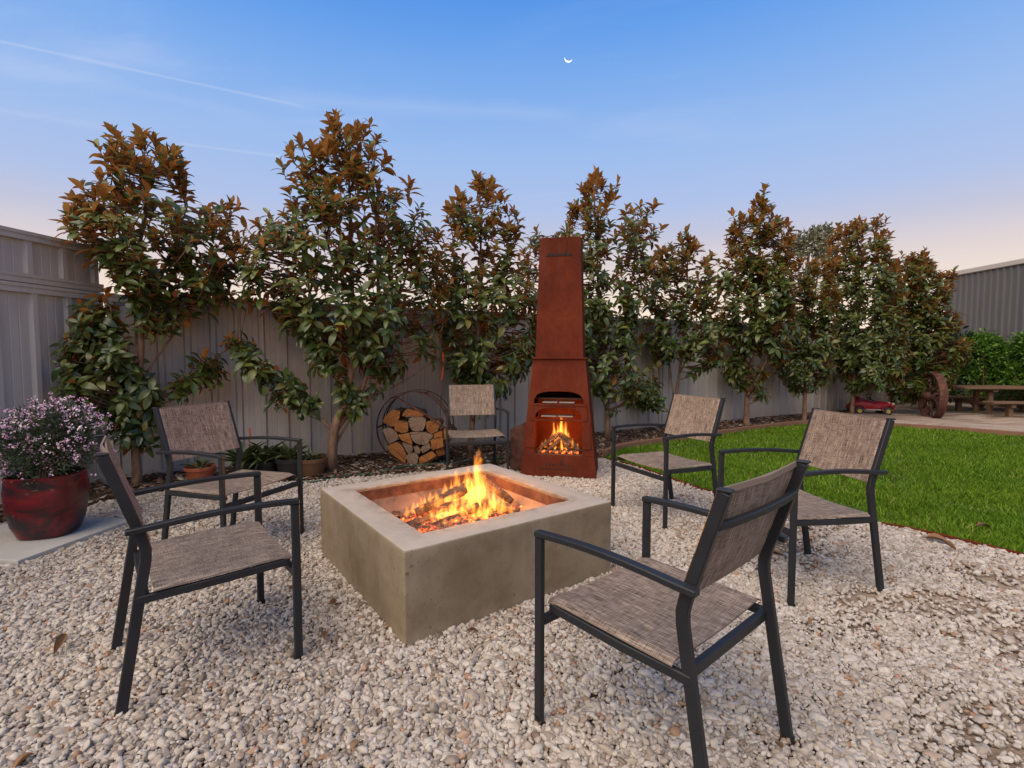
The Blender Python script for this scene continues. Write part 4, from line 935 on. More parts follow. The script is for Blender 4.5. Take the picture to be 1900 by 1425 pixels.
        tag(m.build('firewood_log', [CUTPALE if pale else CUTWOOD, LOGBARK], None, (o0[0], Y + y0, o0[1])), lab, 'log', 'split logs in the round firewood rack')
firewood()
# ================================================================== LEAVES AND TREES
def leaf_mesh(seed, width=.38, curl=.18, fold=.10, rows=6):
    """unit leaf along +y, upper side +z"""
    rg = random.Random(seed); V = []; F = []; prof = [.05, .60, .92, 1.0, .90, .60, .04] if rows == 6 else [.05, .9, .9, .03]
    n = len(prof); tw = rg.uniform(-.25, .25); wav = rg.uniform(0, 6)
    for i, w in enumerate(prof):
        y = i / (n - 1); z = -curl * y * y + .05 * math.sin(y * 3.1); hw_ = w * width / 2; a = tw * y
        for s in (-1, 0, 1):
            V.append((s * hw_ * math.cos(a), y, z + abs(s) * (fold * w * .5 + .012 * math.sin(wav + y * 7 + s)) + s * hw_ * math.sin(a)))
    for i in range(n - 1):
        for j in (0, 1): a = i * 3 + j; F.append((a, a + 1, a + 4, a + 3))
    return np.array(V), np.array(F)
def leaf_set(name, mat, shapes):
    out = []
    for sh in shapes:
        V, F = sh; out.append((V, F, raw_mesh(name, V, F, mat, True)))
    return out
MAG = leaf_set('leaf', MAGNOLIA, [leaf_mesh(1, .42, .16, .16), leaf_mesh(2, .46, .30, .10), leaf_mesh(3, .38, .06, .22), leaf_mesh(4, .44, .42, .08), leaf_mesh(5, .40, -.05, .18)])
def frames(A, Nn):
    """rotation matrices (n,3,3) with columns x, y=A, z~Nn"""
    A = A / np.linalg.norm(A, axis=1, keepdims=True); Nn = Nn - A * np.sum(A * Nn, 1, keepdims=True); Nn = Nn / (np.linalg.norm(Nn, axis=1, keepdims=True) + 1e-9)
    X = np.cross(A, Nn); return np.stack([X, A, Nn], 2)
def place_leaves(root, base, pos, A, Nn, L, shapes, mat, n_single, name='leaf', bulk='foliage', order=None):
    """the front-most leaves as single parts, the rest as one foliage part"""
    Rm = frames(A, Nn); n = len(pos); kind = RNG.integers(0, len(shapes), n); order = np.argsort(np.linalg.norm(pos - np.array([0, 0, CAMH]), axis=1)) if order is None else order
    single = set(order[:n_single].tolist()); Vs = []; Fs = []; rs = []; k0 = 0
    for kk, (V, F, me) in enumerate(shapes):
        idx = np.array([i for i in range(n) if kind[i] == kk and i not in single], dtype=int)
        if len(idx):
            W_ = np.einsum('nij,vj->nvi', Rm[idx] * L[idx][:, None, None], V) + (pos[idx] - base)[:, None, :]
            Vs.append(W_.reshape(-1, 3)); Fs.append((F[None] + (np.arange(len(idx)) * len(V))[:, None, None] + k0).reshape(-1, F.shape[1])); rs.append(np.repeat(RNG.random(len(idx)), len(F))); k0 += len(idx) * len(V)
    if Vs:
        o = link(bulk, raw_mesh(bulk, np.concatenate(Vs), np.concatenate(Fs), mat, True, np.concatenate(rs)), root); o['kind'] = 'stuff'
    for i in single:
        q = Matrix(Rm[i].tolist()).to_quaternion(); o = bpy.data.objects.new(name, shapes[kind[i]][2]); COL.objects.link(o); o.parent = root
        o.rotation_mode = 'QUATERNION'; o.rotation_quaternion = q; o.location = (pos[i] - base).tolist(); o.scale = (L[i],) * 3
FDIR = (FB - FA).normalized(); FNORM = Vector((FDIR.y, -FDIR.x, 0))           # towards the camera
SDIR = (FA - FL0).normalized(); SNORM = Vector((SDIR.y, -SDIR.x, 0))
def clear_of_fence(p, m=.10):
    if p.z < 1.95:
        d = (p - FA).dot(FNORM)
        if d < m: p = p + FNORM * (m - d + random.random() * .05)
        d = (p - FA).dot(SNORM)
        if d < m and p.y < FA.y: p = p + SNORM * (m - d + random.random() * .05)
    return p
def tree(label, base_px, stems, polys, dens, leafL, n_single, seed, Y=None, trunk_r=.04, thick=.42, green=0.0):
    leafL *= random.uniform(.66, .80); random.seed(seed); bx, by = base_px; base = gnd(bx, by) if Y is None else Vector((at(bx, by, Y).x, Y, 0)); vd = Vector((base.x, base.y, 0)).normalized(); rt = Vector((vd.y, -vd.x, 0)); D = Vector((base.x, base.y, 0)).dot(vd)
    def pl(px, py, off=0.0):
        r_ = ray(px, py); t = (D + off) / (r_.x * vd.x + r_.y * vd.y); return Vector((r_.x * t, r_.y * t, CAMH + r_.z * t))
    root = tag(empty('magnolia_tree', base), label, 'tree', 'magnolia trees along the back fence'); m = MB(); stempts = []
    for si, (pts, r0, r1) in enumerate(stems):
        P = sm([clear_of_fence(pl(px, py, random.uniform(-.06, .06) * (k > 0)), .14) if k else pl(px, py) for k, (px, py) in enumerate(pts)], 5)
        if si == 0: P[0] = base - Vector((0, 0, .03))
        n = len(P); rad = [r0 + (r1 - r0) * (i / (n - 1)) ** .8 for i in range(n)]
        if si == 0: rad[0] *= 1.35; rad[1] *= 1.1
        m.tube([p - base for p in P], rad, 8); stempts += [(p, r_) for p, r_ in zip(P, rad)]
    m.build('trunk', BARK, root, smooth=True)
    pos = []; AA = []; NN = []; LL = []; br = MB(); zs = [pl(*p).z for poly in polys for p in poly]; zlo, zhi = min(zs), max(zs)
    axis_x = np.mean([p[0] for p in polys[0]])
    for poly in polys:
        pa = np.array(poly, float); cc = pa.mean(0); pa = cc + (pa - cc) * np.array([1.10, 1.03]); gs = random.uniform(0, 50); poly = [tuple(q) for q in pa]; x0, y0 = pa.min(0); x1, y1 = pa.max(0); k = D / FPX
        area = abs(sum(pa[i - 1][0] * pa[i][1] - pa[i][0] * pa[i - 1][1] for i in range(len(pa)))) / 2 * k * k; n = int(area * dens * 2.35); got = []; tries = 0; tab = []
        for yy in np.linspace(y0, y1, 40):
            row = [x for x in np.linspace(x0, x1, 25) if inside(np.array([(x, yy)]), poly)[0]]; tab.append(((max(row) - min(row)) / 2, (max(row) + min(row)) / 2) if row else (20, (x0 + x1) / 2))
        while len(got) < n and tries < n * 40:
            tries += 1; q = (random.uniform(x0, x1), random.uniform(y0, y1))
            if not inside(np.array([q]), poly)[0]: continue
            half, mid = tab[min(39, int((q[1] - y0) / (y1 - y0 + 1e-6) * 39.99))]
            e = math.sqrt(max(.05, 1 - min(1, abs(q[0] - mid) / (half + 1)) ** 2)); dz = random.uniform(-1, 1) * e * min(half * k, .75) * thick * 2
            p = pl(q[0], q[1], dz)
            if math.sin(p.x * 9 + gs) * math.sin(p.z * 8 + p.y * 5 + gs) + random.uniform(-.55, .55) < -.42: continue
            if random.random() < .14:
                ctr = pl(cc[0], cc[1]); v = p - ctr; p = p + v * random.uniform(.03, .16) + Vector((0, 0, random.uniform(0, .10)))
            if any((p - o).length < .035 for o in got[-60:]): continue
            p = clear_of_fence(p); got.append(p)
        for p in got:
            hrel = (p.z - zlo) / (zhi - zlo + 1e-6); cand = [(s, r_) for s, r_ in stempts if s.z < p.z - .06] or stempts[:3]
            s, r_ = min(cand, key=lambda c_: (c_[0] - p).length + abs((p.z - c_[0].z) - .5 * (c_[0] - p).length) * .5)
            out = (p - s); outh = Vector((out.x, out.y, 0)); outh = outh.normalized() if outh.length > .02 else Vector((random.uniform(-1, 1), random.uniform(-1, 1), 0)).normalized()
            up = .55 + .9 * hrel; d = (outh * (1.0 - .6 * hrel) + Vector((random.uniform(-.35, .35), random.uniform(-.35, .35), up + random.uniform(-.3, .3)))).normalized()
            L = random.uniform(.08, .15); b0 = p - d * L
            c1 = s + (b0 - s) * .5 + Vector((0, 0, -.10 * (b0 - s).length)); bez = [s * (1 - t) ** 2 + c1 * 2 * t * (1 - t) + b0 * t * t for t in (0, .34, .67, 1)] + [p]
            br.tube([v - base for v in bez], [min(.012, r_ * .8), .007, .0055, .0045, .003], 4, False)
            nl = random.randint(7, 11); ph = random.uniform(0, 6.28); ref = Vector((0, 0, 1)) if abs(d.z) < .9 else Vector((1, 0, 0)); ex = ref.cross(d).normalized(); ey = d.cross(ex)
            for i in range(nl):
                f = i / (nl - 1); q = ph + i * 2.4; rad = ex * math.cos(q) + ey * math.sin(q); hh = hrel * 1.15 - .2 + random.uniform(-.34, .28) - green
                open_ = R(max(14, 122 - 46 * f - 68 * max(0, min(1, hh)) + random.uniform(-18, 18)))
                ax = (d * math.cos(open_) + rad * math.sin(open_) + Vector((0, 0, -.10 * (1 - hh)))).normalized(); nn = d * math.sin(open_) - rad * math.cos(open_) + Vector((random.uniform(-.3, .3), random.uniform(-.3, .3), random.uniform(-.1, .35))) + (Vector((FNORM.x, FNORM.y, .55)) * (1.15 * max(0, .75 - hh)))
                pp = b0 + d * (L * (.15 + .85 * f)); pp2 = clear_of_fence(pp, .03); pos.append(pp2); AA.append(ax); NN.append(nn); LL.append(leafL * random.uniform(.55, 1.22) * (.72 if f > .85 else 1))
    br.build('branches', BARK, root, fixn=False, smooth=True)['kind'] = 'stuff'
    place_leaves(root, np.array(base), np.array(pos), np.array(AA), np.array(NN), np.array(LL), MAG, MAGNOLIA, n_single); return len(pos)
NT = 0
NT += tree('leftmost magnolia, tall and leggy, behind the pink flowering shrub', (255, 900), [
    ([(255, 900), (251, 790), (262, 640), (255, 500), (268, 400), (275, 320)], .042, .008), ([(253, 780), (275, 690), (330, 610), (372, 545)], .016, .006), ([(258, 640), (290, 540), (325, 450), (345, 390)], .018, .006), ([(253, 700), (222, 640), (205, 570)], .014, .006), ([(257, 560), (225, 450), (205, 350)], .015, .006), ([(252, 800), (310, 720), (360, 690), (420, 650)], .012, .005)],
    [[(200, 275), (255, 250), (300, 262), (345, 300), (335, 370), (330, 420), (415, 365), (425, 420), (420, 470), (420, 545), (340, 580), (300, 545), (240, 540), (185, 470), (135, 420), (165, 345), (215, 340)],
     [(150, 570), (215, 560), (235, 640), (250, 700), (290, 720), (290, 770), (235, 800), (205, 800), (165, 740), (105, 720), (100, 640)], [(345, 690), (385, 650), (420, 690), (400, 725), (345, 735)], [(200, 790), (290, 770), (300, 800), (250, 825)], [(250, 540), (330, 545), (320, 610), (245, 620)]], 52, .185, 300, 101, trunk_r=.042)
NT += tree('tallest magnolia, left of centre, towering over the firewood rack', (615, 872), [
    ([(615, 872), (622, 790), (642, 740), (655, 640), (652, 500), (650, 380), (640, 270)], .058, .008), ([(622, 800), (672, 720), (698, 610), (700, 470), (690, 300)], .034, .007), ([(640, 735), (602, 650), (575, 540), (560, 440)], .022, .006), ([(618, 800), (560, 745), (500, 705), (440, 655)], .018, .006), ([(690, 640), (745, 540), (770, 430)], .02, .006), ([(652, 560), (610, 460), (590, 340)], .02, .006), ([(620, 830), (655, 770), (690, 735)], .018, .006)],
    [[(625, 222), (645, 255), (690, 225), (710, 270), (710, 340), (755, 345), (775, 400), (800, 420), (815, 500), (805, 600), (770, 660), (720, 690), (670, 660), (600, 680), (570, 620), (520, 580), (455, 540), (440, 460), (470, 420), (540, 400), (540, 350), (565, 300), (595, 250)],
     [(430, 620), (475, 640), (520, 690), (575, 730), (560, 765), (500, 745), (450, 700), (410, 650)], [(640, 700), (700, 690), (720, 730), (670, 765), (635, 755)]], 56, .185, 300, 102)
NT += tree('round-topped magnolia behind the chair that faces the camera', (872, 836), [
    ([(872, 836), (880, 740), (888, 600), (892, 470), (890, 370)], .04, .008), ([(876, 780), (905, 690), (930, 560), (945, 430)], .022, .006), ([(874, 770), (850, 690), (845, 560), (840, 440)], .022, .006)],
    [[(890, 335), (925, 345), (960, 395), (965, 440), (950, 490), (1005, 540), (1005, 640), (965, 700), (915, 735), (870, 730), (835, 660), (815, 580), (815, 500), (835, 440), (835, 380)]], 54, .19, 300, 103, Y=6.25)
NT += tree('magnolia directly behind the chiminea flue', (1128, 806), [
    ([(1128, 806), (1124, 700), (1112, 560), (1105, 420), (1102, 350)], .042, .008), ([(1125, 740), (1155, 620), (1178, 480), (1185, 410)], .024, .006), ([(1127, 760), (1070, 640), (1015, 520), (1000, 440)], .022, .006), ([(1124, 720), (1150, 690), (1180, 690)], .015, .006)],
    [[(1100, 322), (1130, 345), (1150, 390), (1195, 380), (1205, 430), (1205, 500), (1190, 560), (1175, 620), (1205, 670), (1205, 720), (1150, 745), (1100, 720), (1040, 690), (995, 620), (965, 540), (985, 450), (1005, 425), (1045, 440), (1065, 380)]], 50, .20, 300, 104, Y=7.25)
NT += tree('slender magnolia just right of the chiminea with one thin bare stem', (1240, 802), [
    ([(1240, 802), (1256, 720), (1268, 640), (1274, 560), (1276, 470)], .03, .008), ([(1250, 740), (1240, 660), (1225, 590)], .016, .006), ([(1262, 690), (1300, 620), (1315, 540)], .014, .006), ([(1245, 770), (1210, 730), (1175, 715)], .012, .005)],
    [[(1275, 430), (1305, 470), (1325, 510), (1325, 570), (1290, 590), (1240, 590), (1200, 560), (1210, 490), (1245, 450)], [(1200, 590), (1330, 580), (1340, 660), (1290, 690), (1270, 650), (1225, 670), (1190, 640)], [(1165, 690), (1210, 700), (1240, 745), (1200, 760), (1160, 735)]], 54, .19, 220, 105)
NT += tree('pointed magnolia with a forked tan trunk behind the right-hand chairs', (1385, 790), [
    ([(1385, 790), (1386, 740), (1392, 690), (1402, 610), (1408, 500), (1410, 400)], .052, .008), ([(1388, 735), (1412, 690), (1440, 620), (1455, 520)], .034, .007), ([(1390, 700), (1365, 640), (1360, 540)], .022, .006)],
    [[(1410, 360), (1425, 400), (1455, 420), (1465, 500), (1475, 600), (1450, 670), (1420, 640), (1380, 650), (1340, 620), (1335, 540), (1350, 470), (1365, 410), (1395, 400)], [(1345, 660), (1380, 665), (1375, 735), (1350, 725)], [(1405, 690), (1430, 690), (1425, 745), (1405, 740)]], 54, .19, 200, 106)
NT += tree('shorter magnolia right of the forked trunk, in front of the gum tree', (1492, 782), [
    ([(1492, 782), (1494, 720), (1500, 650), (1495, 560), (1490, 500)], .042, .008), ([(1494, 730), (1515, 670), (1530, 580)], .022, .006), ([(1493, 740), (1475, 670), (1465, 590)], .02, .006)],
    [[(1490, 480), (1540, 495), (1550, 570), (1550, 660), (1525, 715), (1480, 725), (1440, 690), (1440, 600), (1450, 510)]], 52, .19, 160, 107)
NT += tree('magnolia with a twin-peaked crown behind the red toy car', (1580, 772), [
    ([(1580, 772), (1585, 700), (1592, 620), (1595, 520), (1590, 430)], .042, .008), ([(1583, 735), (1615, 670), (1635, 580), (1640, 470)], .024, .006), ([(1583, 720), (1560, 650), (1550, 560)], .02, .006)],
    [[(1580, 410), (1605, 415), (1630, 405), (1645, 450), (1670, 520), (1680, 620), (1670, 700), (1620, 720), (1570, 715), (1540, 640), (1535, 540), (1540, 460), (1555, 425)]], 50, .19, 160, 108)
NT += tree('rightmost magnolia spreading towards the wagon wheel', (1655, 757), [
    ([(1655, 757), (1660, 690), (1680, 600), (1705, 500)], .04, .008), ([(1658, 710), (1700, 650), (1740, 600)], .02, .006), ([(1657, 700), (1650, 620), (1660, 530)], .02, .006)],
    [[(1715, 470), (1735, 500), (1765, 515), (1760, 560), (1780, 600), (1795, 660), (1765, 710), (1700, 735), (1650, 720), (1640, 600), (1650, 500), (1690, 480)]], 50, .20, 160, 109, Y=10.6)
random.seed(77)
def cloud(name, label, cat, centre, blobs, n, L, mat, shapes_, stem_r=.02, n_stems=8, group=None, shell=.45, bulkname='foliage', upb=.35):
    """shrub of many small leaves through blob volumes (centre offset, radii)"""
    root = tag(empty(name, centre), label, cat, group); c0 = np.array(centre); pos = []; A = []; NN = []
    for (ox, oy, oz), (rx, ry, rz), w in blobs:
        k = int(n * w); u = RNG.normal(size=(k, 3)); u /= np.linalg.norm(u, axis=1, keepdims=True); rr = (shell + (1 - shell) * RNG.random(k) ** .6) * (1 + .18 * np.sin(u[:, 0] * 7 + u[:, 2] * 9 + ox * 5) + .12 * np.sin(u[:, 1] * 13 + 2))
        p = u * rr[:, None] * np.array([rx, ry, rz]) + np.array([ox, oy, oz]) + c0; ok = p[:, 2] > .03; pos.append(p[ok]); A.append((u + RNG.normal(size=u.shape) * .55 + np.array([0, 0, upb]))[ok]); NN.append((RNG.normal(size=u.shape) + np.array([0, 0, .9]))[ok])
    pos = np.concatenate(pos); A = np.concatenate(A); NN = np.concatenate(NN); Ls = L * RNG.uniform(.6, 1.3, len(pos))
    place_leaves(root, c0, pos, A, NN, Ls, shapes_, mat, 0, bulk=bulkname); m = MB()
    for k in range(n_stems):
        (ox, oy, oz), (rx, ry, rz), w = blobs[k % len(blobs)]; e = Vector((ox + random.uniform(-.5, .5) * rx, oy + random.uniform(-.5, .5) * ry, oz + random.uniform(-.1, .6) * rz)); b = Vector((random.uniform(-.05, .05), random.uniform(-.05, .05), 0)) * (rx * 4)
        m.tube([b, b * .5 + e * .5 + Vector((random.uniform(-.05, .05), 0, 0)), e], [stem_r, stem_r * .6, stem_r * .25], 5, False)
    m.build('stems', BARK, root, fixn=False, smooth=True); return root
def tufts(rx, ry, z0, z1, n, r0, r1, seed):
    rg = random.Random(seed); out = []
    for k in range(n):
        a = rg.uniform(0, 6.28); f = math.sqrt(rg.random()); z = z0 + (z1 - z0) * rg.random() ** .8; t = 1 - .35 * ((z - z0) / (z1 - z0)); r_ = rg.uniform(r0, r1); out.append(((math.cos(a) * f * rx * t, math.sin(a) * f * ry * t, z), (r_, r_, r_ * rg.uniform(.7, 1.1)), 1 / n))
    return out
small = leaf_mesh(8, .42, .1, .1, 3); SM_H = leaf_set('leaf', HEDGELEAF, [small, leaf_mesh(9, .5, .2, .1, 3)]); SM_D = leaf_set('leaf', DARKLEAF, [small, leaf_mesh(9, .5, .2, .1, 3)]); SM_G = leaf_set('leaf', GUMLEAF, [small]); SM_S = leaf_set('leaf', SHRUBLEAF, [leaf_mesh(10, .2, .1, .1, 3)]); SM_P = leaf_set('leaf', POTLEAF, [leaf_mesh(11, .14, .5, .15), leaf_mesh(12, .22, .3, .15)])
cloud('conifer_bush', 'bright lime-green bush behind the picnic table, left one by the dark shrub', 'bush', (10.15, 11.0, 0), tufts(.58, .4, .35, 1.52, 34, .16, .29, 5), 9000, .07, HEDGELEAF, SM_H, .02, 24, 'lime-green bushes at the right', shell=.5)
cloud('conifer_bush', 'bright lime-green bush at the right edge, taller, in front of the shed wall', 'bush', (10.72, 10.3, 0), tufts(.42, .55, .35, 1.66, 34, .16, .29, 6), 9000, .07, HEDGELEAF, SM_H, .02, 24, 'lime-green bushes at the right', shell=.5)
cloud('dark_shrub', 'dusky grey-green shrub between the rightmost magnolia and the lime-green bushes', 'shrub', (9.6, 11.35, 0), [((0, 0, .9), (.6, .45, .65), .6), ((.3, 0, 1.35), (.35, .35, .4), .2), ((-.3, -.1, .6), (.4, .3, .4), .2)], 3800, .11, DARKLEAF, SM_D, .03, 10)
def gum():
    c = Vector((17.2, 30, 0)); root = cloud('gum_tree', 'pale grey-green gum tree crown rising beyond the fence', 'tree', c, [((0, 0, 7.6), (1.2, 1.2, .75), .4), ((.7, 0, 8.15), (.7, .7, .5), .25), ((-.7, .2, 7.5), (.6, .6, .5), .2), ((1.0, .3, 7.3), (.5, .5, .4), .15)], 2600, .22, GUMLEAF, SM_G, .04, 10, shell=.2)
    m = MB(); m.tube([(0, 0, 0), (.1, 0, 3), (-.05, 0, 5.5), (.1, 0, 7.4)], [.2, .16, .12, .05], 8); m.build('trunk', BARK, root, smooth=True)
gum()
# ================================================================== POTS
def pot(name, label, loc, prof, mat, power=2.0, inner=None, soil=True, group=None, rz=0.0, seg=32):
    root = tag(empty(name, loc, rz), label, 'pot', group); m = MB(); t = prof[-1][0] * .08; zt = prof[-1][1]; full = prof + [(prof[-1][0] - t * .5, zt + t * .3), (prof[-1][0] - t, zt - .004), (prof[-1][0] - t * 1.1, zt * .82), (.01, zt * .80)]
    m.lathe(full, seg, power=power); m.build('body', mat, root, smooth=.6)
    s = MB(); s.lathe([(prof[-1][0] - t * 1.25, zt * .83), (prof[-1][0] * .5, zt * .87), (.01, zt * .88)], 20, power=power); s.build('soil', POTSOIL, root, smooth=True); return root
PC = gnd(94, 1016); PC = Vector((PC.x * 1.05, PC.y * 1.05, .036))
b = MB(); cS = Vector((sum(p[0] for p in SLAB) / 4, sum(p[1] for p in SLAB) / 4, 0)); b.prism([(p[0] - cS.x, p[1] - cS.y) for p in SLAB], .05, lambda a_, c_, q: (a_, c_, q - .012)); tag(b.build('paving_slab', PAVER, None, cS, bevel=.006, seg=2), 'square pale concrete slab under the red glazed pot', 'paver')
pot('glazed_pot', 'big red glazed pot with dark streaks on the pale slab', PC, [(.120, 0), (.148, .012), (.178, .09), (.198, .20), (.202, .31), (.194, .385), (.197, .405)], GLAZE, 2.7, rz=.3, seg=44)
def flowering():
    c = Vector((PC.x, PC.y, PC.z + .335)); root = cloud('flowering_shrub', 'bushy shrub covered in tiny lilac-pink flowers growing in the red pot', 'shrub', c, [((0, 0, .24), (.30, .28, .24), .5), ((-.14, 0, .24), (.22, .22, .20), .2), ((.13, -.02, .34), (.20, .2, .20), .3)], 9500, .036, SHRUBLEAF, SM_S, .007, 26, shell=.15, upb=.8)
    n = 620; pts = []
    blobs = [((0, 0, .24), (.32, .30, .26)), ((-.15, 0, .25), (.24, .23, .21)), ((.13, -.02, .35), (.22, .21, .21))]
    while len(pts) < n:
        (ox, oy, oz), (rx, ry, rz) = random.choice(blobs); u = Vector((random.gauss(0, 1), random.gauss(0, 1), random.gauss(0, 1))).normalized()
        if random.random() > .35 + .6 * max(0, u.z + .3): continue
        w = 1 + .18 * math.sin(u.x * 9 + ox * 5) + random.uniform(-.14, .10); pts.append((ox + u.x * rx * w, oy + u.y * ry * w, oz + u.z * rz * w))
    pts = np.array(pts); V = []; F = []; r = []
    k = 0
    for p in pts:
        col = random.random(); cnt = random.randint(4, 7)
        for j in range(cnt):
            q = p + np.array([random.gauss(0, .009) for _ in range(3)]); s = random.uniform(.0042, .0082); d = Vector((random.gauss(0, 1), random.gauss(0, 1), random.gauss(.6, 1))).normalized(); x = d.orthogonal().normalized(); y = d.cross(x)
            for a in range(5):
                an = a * 1.2566; V.append(np.array(x * math.cos(an) * s + y * math.sin(an) * s) + q)
            V.append(np.array(d * s * .6) + q)
            for a in range(5): F.append((k + a, k + (a + 1) % 5, k + 5)); r.append(min(1, max(0, col + random.uniform(-.2, .2))))
            k += 6
    o = link('flowers', raw_mesh('flowers', np.array(V), np.array(F), PETAL, False, np.array(r)), root); o['kind'] = 'stuff'
flowering()
def strappy(label, centre, n, L, spread, name='pot_plant'):
    root = tag(empty(name, centre), label, 'plant', 'plants in the small pots'); pos = []; A = []; N_ = []; Ls = []
    for k in range(n):
        a = random.uniform(0, 6.28); e = random.uniform(.25, spread); d = Vector((math.cos(a) * math.sin(e), math.sin(a) * math.sin(e), math.cos(e))); pos.append(Vector(centre) + Vector((math.cos(a), math.sin(a), 0)) * random.uniform(0, .05)); A.append(d); N_.append(Vector((-d.x, -d.y, 1))); Ls.append(L * random.uniform(.55, 1.2))
    place_leaves(root, np.array(centre), np.array(pos), np.array(A), np.array(N_), np.array(Ls), SM_P, POTLEAF, 0)
def small_pots():
    base = [(.72, 0), (.78, .04), (.98, .80), (1.06, .80), (1.08, 1.0)]
    def sp(px, py, r_, h, mat, plab, tlab, n, L, spread=1.2, nm='flower_pot'):
        c = gnd(px, py, .015); pot(nm, plab, c, [(a * r_, z * h) for a, z in base], mat, group='small pots by the fence'); strappy(tlab, (c.x, c.y, c.z + h * .86), n, L, spread)
    sp(372, 892, .125, .14, TERRA, 'low terracotta pot behind the left chairs', 'small green tuft growing in the terracotta pot', 22, .12)
    sp(455, 884, .105, .15, BLACKPOT, 'black plastic pot beside the terracotta pot, leftmost black one', 'dark leafy plant in the leftmost black pot', 40, .26)
    sp(497, 882, .105, .15, BLACKPOT, 'black plastic pot second from the terracotta pot', 'spiky green plant in the second black pot', 44, .26)
    sp(540, 884, .135, .19, BLACKPOT, 'largest black pot, beside the brown bowl', 'plant with long pale-tipped leaves in the largest black pot', 34, .24)
    sp(578, 880, .15, .17, BROWNPOT, 'brown bowl-shaped pot at the foot of the tallest magnolia', 'small green plant in the brown bowl', 20, .16)
    for lab, p0, p1, r_ in (('thin orange stake standing among the black pots', (462, 855), (463, 795), .005), ('leaning orange-tipped garden stake behind the firewood rack', (800, 800), (822, 655), .007)):
        a = gnd(p0[0], p0[1] + 25, 0) if r_ < .006 else Vector((-.86, 5.86, 0)); Y = a.y; b_ = at(p1[0], p1[1], Y); m = MB(); m.tube([(0, 0, 0), (b_ - a) * .75], r_, 6); root = tag(empty('garden_stake', a), lab, 'stake', 'garden stakes'); m.build('stake', TIMBER if r_ > .006 else ORANGE, root)
        m = MB(); m.tube([(b_ - a) * .75, (b_ - a) * .88 + Vector((.01, 0, 0)), (b_ - a)], r_ * 1.6, 6); m.build('tip', ORANGE, root)
small_pots()
# ================================================================== HOSE
P = [(540, 896), (590, 893), (640, 882), (690, 878), (745, 866), (800, 861), (858, 856), (920, 850), (975, 846)]
m = MB(); pts = sm([gnd(x, y, .022) for x, y in P], 6); o0 = Vector(pts[0]); m.tube([p - o0 for p in pts], .0085, 7); tag(m.build('garden_hose', HOSE, None, o0, smooth=True), 'green garden hose lying along the edge of the mulch bed', 'hose')
# ================================================================== WAGON WHEEL
def wagon_wheel():
    c = Vector((8.08, 9.75, .425)); nrm = Vector((-.95, .31, 0)).normalized(); root = tag(empty('wagon_wheel', (c.x, c.y, 0), math.atan2(nrm.y, nrm.x)), 'rusty old spoked wagon wheel standing on the sand', 'wheel'); Ro = .455
    m = MB(); n = 44; pr = [(Ro, -.065), (Ro, .065), (Ro - .03, .065), (Ro - .045, .02), (Ro - .045, -.02), (Ro - .03, -.065)]; q = len(pr); vs = []; fs = []
    for k in range(n):
        a = 2 * math.pi * k / n
        for r_, x in pr: vs.append((x, r_ * math.cos(a), .425 + r_ * math.sin(a)))
    for k in range(n):
        for j in range(q): fs.append((k * q + j, ((k + 1) % n) * q + j, ((k + 1) % n) * q + (j + 1) % q, k * q + (j + 1) % q))
    m.add(vs, fs); m.build('rim', DARKRUST, root, smooth=.7)
    for k in range(12):
        a = 2 * math.pi * (k + .3) / 12; s = .02 if k % 2 else -.02; m = MB(); m.tube([(s * 2, .06 * math.cos(a), .425 + .06 * math.sin(a)), (s * .4, (Ro - .04) * math.cos(a), .425 + (Ro - .04) * math.sin(a))], [.020, .015], 6); m.build('spoke', DARKRUST, root, smooth=True)
    m = MB(); m.tube([(-.11, 0, .425), (-.05, 0, .425), (.05, 0, .425), (.12, 0, .425), (.15, 0, .425)], [.06, .085, .085, .06, .035], 16); m.build('hub', DARKRUST, root, smooth=.7)
wagon_wheel()
# ================================================================== PICNIC TABLE
def picnic_table():
    root = tag(empty('picnic_table', (9.75, 10.15, 0), -.10), 'low rustic timber picnic table with bench seats at the far right', 'table')
    def plank(name, c, d, rx=0): m = MB(); m.box(c, d); m.build(name, TIMBER, root, bevel=.012, seg=2)
    for k in range(4): plank('table_board', (.35, -.27 + .18 * k, .565 + .004 * (k % 2)), (2.5, .165, .042))
    for s, x in ((-1, .42), (1, .35)):
        for k in range(2): plank('seat_board', (x, s * (.55 + .15 * k), .315), (2.2, .14, .04))
    for x in (-.30, .95):
        plank('cross_beam', (x, 0, .255), (.08, 1.45, .065)); plank('table_beam', (x, 0, .515), (.09, .62, .05))
        for s in (-1, 1):
            plank('post', (x, s * .17, .26), (.075, .075, .46)); plank('seat_post', (x, s * .62, .115), (.08, .10, .22))
picnic_table()
